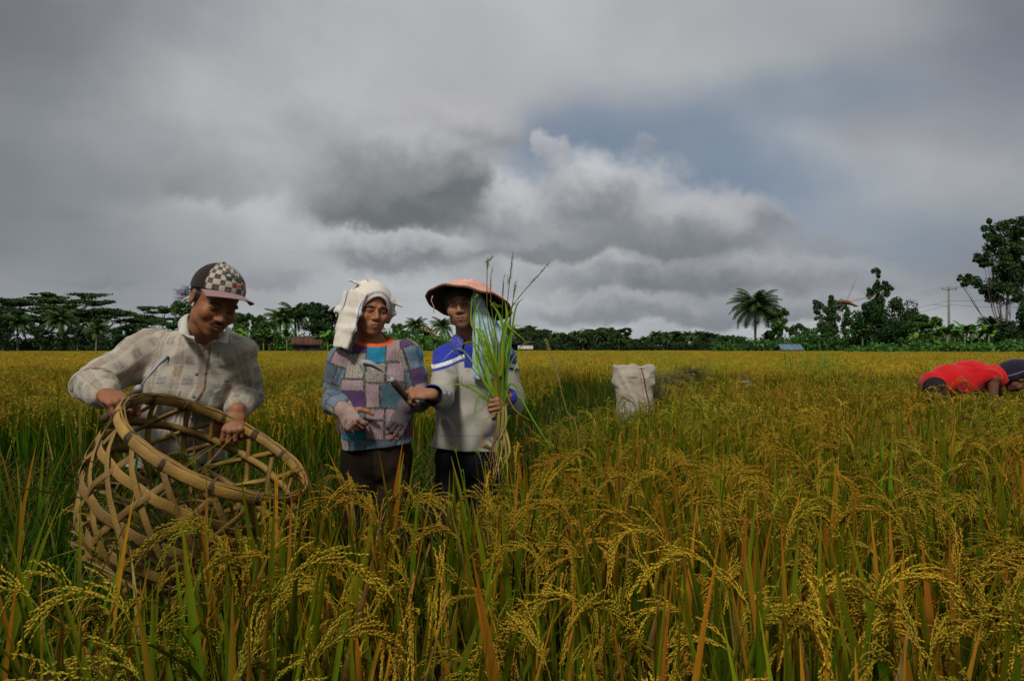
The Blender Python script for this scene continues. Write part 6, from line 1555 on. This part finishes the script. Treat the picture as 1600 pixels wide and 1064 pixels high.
# right-hand group
put('coconut_palm', palm_tree(540, 8, 4.9, 60, (.022, .06, .012), .015), 1180, 128, hpx(457, 128)/10.6, 'solitary full coconut palm at the left end of the right-hand trees', 'palm tree')
for x, y, d, k, s, l in [(1150, 527, 140, 2, 1.3, 'low dark bushy tree left of the solitary coconut palm'), (1222, 480, 125, 3, .9, 'light green bushy tree right of the solitary coconut palm'), (1205, 515, 128, 2, 1, 'dark tree tucked under the solitary coconut palm'), (1250, 503, 122, 0, .9, 'small dark tree between the light bushy tree and the columnar ones'), (1262, 516, 110, 2, 1.3, 'dark low tree left of the columnar trees')]:
    o = put('broadleaf_tree', BT[k], x, d, hpx(y, d)/9.6, l, 'tree'); o.scale.x *= s; o.scale.y *= s
def shaped(x, d, pts, col, seed, l, n=8500, size=.20, th=.4):
    """a tree whose leaf masses stand where the picture shows them: (px, py, rx, ry) in photo pixels, given real depth"""
    X0 = (x-800)/F*d; rr = np.random.default_rng(seed); lobes = []
    for (px, py, rx, ry) in pts:
        lobes.append((((px-x)/F*d, rr.uniform(-1, 1)*rx/F*d*.6, hpx(py, d)), (rx/F*d*1.1, rx/F*d, ry/F*d*1.15)))
    put('broadleaf_tree', (limbs_mesh('trunk', seed, .20, [q[0] for q in lobes[::2]], hpx(545-(545-pts[0][1])*th*.5, d)*.8, bend=.1), crown_mesh('crown', seed, lobes, int(n*1.6), size, col, 0, .3, 7)), x, d, 1, l, 'tree', rot=0)
shaped(1308, 110, [(1280, 478, 7, 8), (1290, 490, 9, 9), (1276, 492, 6, 6), (1298, 478, 5, 9), (1303, 470, 6, 9), (1306, 485, 7, 14), (1318, 476, 6, 8), (1324, 496, 7, 12), (1300, 505, 9, 12), (1326, 512, 10, 9), (1290, 515, 14, 12), (1340, 505, 9, 12)], (.028, .075, .016), 551, 'airy columnar tree in several thin leafy towers left of the tall broken tree')
shaped(1380, 100, [(1367, 426, 6, 9), (1371, 440, 7, 10), (1378, 445, 7, 8), (1386, 450, 8, 8), (1357, 456, 8, 8), (1374, 462, 11, 10), (1360, 472, 12, 10), (1385, 475, 16, 12), (1358, 495, 20, 20), (1390, 495, 28, 20), (1412, 490, 18, 18), (1425, 500, 14, 14), (1375, 515, 30, 18), (1412, 515, 26, 16)], (.020, .058, .011), 552, 'dark dense tree with a tall narrow leafy spire', 12000, .20)
shaped(1572, 92, [(1548, 352, 8, 9), (1560, 362, 14, 12), (1582, 356, 14, 12), (1596, 372, 16, 14), (1552, 376, 12, 8), (1573, 390, 20, 14), (1545, 400, 12, 12), (1598, 400, 20, 18), (1570, 415, 16, 14), (1532, 408, 8, 6), (1540, 415, 10, 6), (1514, 442, 14, 10), (1500, 436, 5, 5), (1532, 445, 8, 5), (1560, 440, 16, 14), (1595, 438, 22, 18), (1575, 462, 20, 10), (1548, 458, 10, 10)], (.024, .062, .012), 553, 'tallest tree at the right edge with leaf masses in separate tufts on bare limbs', 14000, .20, .3)
shaped(1600, 80, [(1592, 512, 16, 14), (1605, 500, 14, 20), (1570, 525, 14, 10)], (.015, .045, .010), 554, 'dark bushy tree at the right border under the tallest tree', 3600)
shaped(1445, 96, [(1436, 497, 8, 7), (1450, 505, 12, 7), (1425, 510, 12, 8)], (.045, .11, .016), 555, 'small light green tree between the dark spire tree and the banana plants', 2400)
put('coconut_palm', PT[2], 1548, 98, hpx(482, 98)/10.6, 'small palm behind the banana plants under the tallest tree', 'palm tree')
bx = [(1348, 500), (1362, 508), (1395, 518), (1415, 522), (1432, 512), (1450, 515), (1466, 505), (1480, 498), (1492, 505), (1507, 497), (1519, 500), (1532, 506), (1545, 497), (1556, 505), (1568, 508), (1582, 500), (1595, 510), (1380, 520), (1330, 520), (1460, 522), (1500, 520), (1524, 522), (1225, 528), (1240, 530)]
for i, (x, y) in enumerate(bx):
    d = 84+(i*7 % 12)+(16 if x < 1400 else 0); put('banana_plant', BN[i % 3], x, d, hpx(y, d)/(5.4, 4.8, 6.1)[i % 3]*1.0, 'banana plant with broad arching leaves in the row along the right edge of the field', 'banana plant', 'banana plants along the right edge')
for i, (x, y) in enumerate([(380, 505), (395, 515), (412, 508), (430, 510), (448, 505), (500, 515), (512, 508), (526, 515), (610, 520), (680, 522), (708, 520), (660, 524)]):
    d = 96+(i*5 % 10); put('banana_plant', BN[(i+1) % 3], x, d, hpx(y, d)/(5.4, 4.8, 6.1)[(i+1) % 3], 'banana plant in the light green thicket behind the people', 'banana plant', 'banana plants behind the people')
# undergrowth that closes the foot of the tree lines
def undergrowth(name, xs, tops, d, col, n, size, label, seed):
    r = np.random.default_rng(seed); mb = MB()
    for i in range(n//40):
        x = r.uniform(xs[0], xs[-1]); t = np.interp(x, xs, tops); dd = d+r.uniform(-3, 5); h = hpx(t, dd)*r.uniform(.25, 1.0)*(.95+.6*float(fbm(np.array([[x*.035, seed*3.1, .5]]), 6, 3)[0])); k = 40; c = np.array([(x-800)/F*dd, dd, h*.5]); br = r.uniform(.6, 1.35)
        pts = in_ell(r, k, c, (1.3*d/100, 1.0, h*.5), .3); cards(mb, r, pts, size, np.asarray(col)[None]*br*r.uniform(.6, 1.4, (k, 1)))
    tag(mb.obj(name, M_TREE), label, 'bushes', kind='stuff')
undergrowth('undergrowth', [-500, -80, 120, 260, 300], [506, 500, 502, 500, 506], 108, (.016, .044, .009), 46000, .28, 'dark low bushes closing the foot of the left tree group', 1)
undergrowth('undergrowth', [300, 370, 450, 540, 700, 790], [514, 508, 510, 508, 514, 522], 112, (.050, .135, .016), 40000, .28, 'bright green thicket at the foot of the trees behind the people', 2)
undergrowth('undergrowth', [780, 900, 1000, 1160, 1200], [526, 528, 532, 531, 528], 240, (.020, .046, .012), 46000, .45, 'low dark brush along the foot of the distant wood', 3)
undergrowth('undergrowth', [1330, 1400, 1450, 1540, 1660, 1720], [534, 530, 528, 528, 530, 526], 76, (.045, .125, .015), 24000, .30, 'leafy bushes in front of the banana plants on the right', 5)
undergrowth('undergrowth', [1120, 1200, 1300, 1420, 1500, 1640, 1720], [530, 518, 510, 506, 510, 512, 505], 106, (.034, .098, .013), 56000, .28, 'green thicket along the foot of the trees on the right', 4)

def utility_pole():
    d = 92; b = P(1483, 545, d); root = empty('utility_pole', (b[0], d, 0), 'concrete utility pole with a short crossarm rising behind the banana plants', 'utility pole'); top = hpx(448, d); mb = MB(); g = (.17, .16, .145)
    tube(mb, [[b[0], d, -.2], [b[0], d, top]], [.20, .13], 12, g); mb.obj('pole', M_BARK, root)
    mb = MB(); z = hpx(452, d); tube(mb, [[b[0]-1.05, d-.16, z], [b[0]+1.05, d-.16, z]], .07, 4, (.22, .22, .21)); mb.obj('crossarm', M_BARK, root)
    for dx in (-1.0, 0, 1.0): mb = MB(); tube(mb, [[b[0]+dx, d-.16, z+.05], [b[0]+dx, d-.16, z+.16], [b[0]+dx, d-.16, z+.32]], [.05, .08, .04], 8, (.25, .14, .09)); mb.obj('insulator', M_PLASTIC, root)
    mb = MB(); z2 = hpx(478, d); tube(mb, catmull([[b[0], d, z2-.6], [b[0]-.5, d-.2, z2], [b[0]-2.6, d-.6, z2+.15]], 6), .035, 6, (.25, .25, .25)); mb.obj('lamp_arm', M_BARK, root)
    for i, (dx, zz, xe, ye, de, l) in enumerate([(-1.0, z+.3, 1240, 500, 170, 'topmost thin power line'), (0, z+.3, 1250, 504, 170, 'second thin power line from the top'), (1.0, z+.3, 1262, 508, 170, 'third thin power line from the top'), (0, hpx(470, d), 1300, 492, 150, 'thick lower power line'), (0, hpx(476, d), 1310, 505, 150, 'lowest power line'),]):
        for sgn in (0, 1):
            e = P(xe, ye, de) if not sgn else P(1660+i*6, (432, 436, 440, 452, 474)[i], 70); e = np.array(e); a = np.array([b[0]+dx, d-.16, zz]); t = np.linspace(0, 1, 18)[:, None]; pts = a+(e-a)*t-np.array([0, 0, 1.0])*(t*(1-t))*(3.0 if not sgn else 1.6)
            mb = MB(); tube(mb, pts, .010 if i < 3 else .018, 4, (.02, .02, .02)); tag(mb.obj('power_line', M_PLASTIC), l+(' running left from the pole crossarm' if not sgn else ' running right from the pole behind the tallest tree'), 'wire', 'power lines')
utility_pole()

def house(x, y_ridge, d, w, dep, roofc, wallc, label, door=True, rot=0.0):
    X = (x-800)/F*d; zr = hpx(y_ridge, d); ze = zr*.66; root = empty('house', (X, d, 0), label, 'house'); c, s = math.cos(rot), math.sin(rot)
    T = lambda v: np.array([[X+a*c-b*s, d+a*s+b*c, z] for a, b, z in v])
    mb = MB(); mb.add(T([(-w, -dep, -.1), (w, -dep, -.1), (w, dep, -.1), (-w, dep, -.1), (-w, -dep, ze), (w, -dep, ze), (w, dep, ze), (-w, dep, ze), (-w, 0, zr-.06), (w, 0, zr-.06)]), [[0, 1, 5, 4], [1, 2, 6, 5], [2, 3, 7, 6], [3, 0, 4, 7]], [[5, 6, 9], [7, 4, 8]], wallc); mb.obj('wall', M_WALL, root, False)
    mb = MB(); n = 40; xs = np.linspace(-w-.4, w+.4, n)
    for q in (-1, 1):
        V = []
        for i, a in enumerate(xs):
            o = .03*(i % 2); V += [(a, q*(dep+.5), ze-.25+o), (a, 0, zr+o)]
        k = np.arange(n-1)[:, None]*2; r = np.random.default_rng(int(x)); cc = np.array(roofc)[None]*np.repeat(r.uniform(.6, 1.3, (n, 1)), 2, 0); mb.add(T(V), np.concatenate([k, k+1, k+3, k+2], 1), None, cc)
    rf = mb.obj('roof', M_WALL, root, False); rf.modifiers.new('thickness', 'SOLIDIFY').thickness = .05
    if door: mb = MB(); mb.add(T([(-.5, -dep-.03, -.1), (.5, -dep-.03, -.1), (.5, -dep-.03, ze*.8), (-.5, -dep-.03, ze*.8)]), [[0, 1, 2, 3]], None, (.03, .025, .02)); mb.obj('door', M_WALL, root, False)
M_WALL = material('weathered_wall', rough=.9, noise=.3, nscale=3)
house(480, 526, 101, 1.9, 1.4, (.06, .03, .022), (.07, .065, .055), 'small shed with a rusty corrugated roof at the foot of the palms', rot=.25)
house(821, 540, 180, 1.7, 1.2, (.34, .34, .32), (.25, .24, .22), 'tiny field hut with a pale roof right of the grass bunch', door=False)
house(1233, 538, 100, 1.3, 1.0, (.10, .16, .22), (.25, .25, .24), 'small house with a blue-grey roof right of the solitary palm trunk', door=False)
house(1192, 538, 106, 1.4, 1.2, (.42, .42, .40), (.40, .39, .37), 'small pale shed just beside the solitary palm trunk', door=False)

def reed_tuft():
    for k, (x, d) in enumerate(((1243, 15.5), (1283, 15.0))):
        X = (x-800)/F*d; root = empty('grass_tuft', (X, d, 0), ['sparse tuft of tall light green reeds in the golden field, left one', 'dense tuft of tall light green reeds in the golden field, right one'][k], 'reeds', 'green reed tufts'); mb = MB(); r = np.random.default_rng(k)
        for i in range(34 if k else 24):
            az = r.uniform(0, 6.28); blade(mb, r, np.array([X+r.uniform(-.2, .2), d+r.uniform(-.15, .15), 0]), az if i % 3 else (0 if k else 3.14), r.uniform(1.0, 1.5), r.uniform(.05, .35), r.uniform(0, .35), .022, 6, np.array((.05, .15, .015)), np.array((.08, .22, .025)), 1, False)
        mb.obj('blades', M_LEAF, root)
reed_tuft()
build_rice()
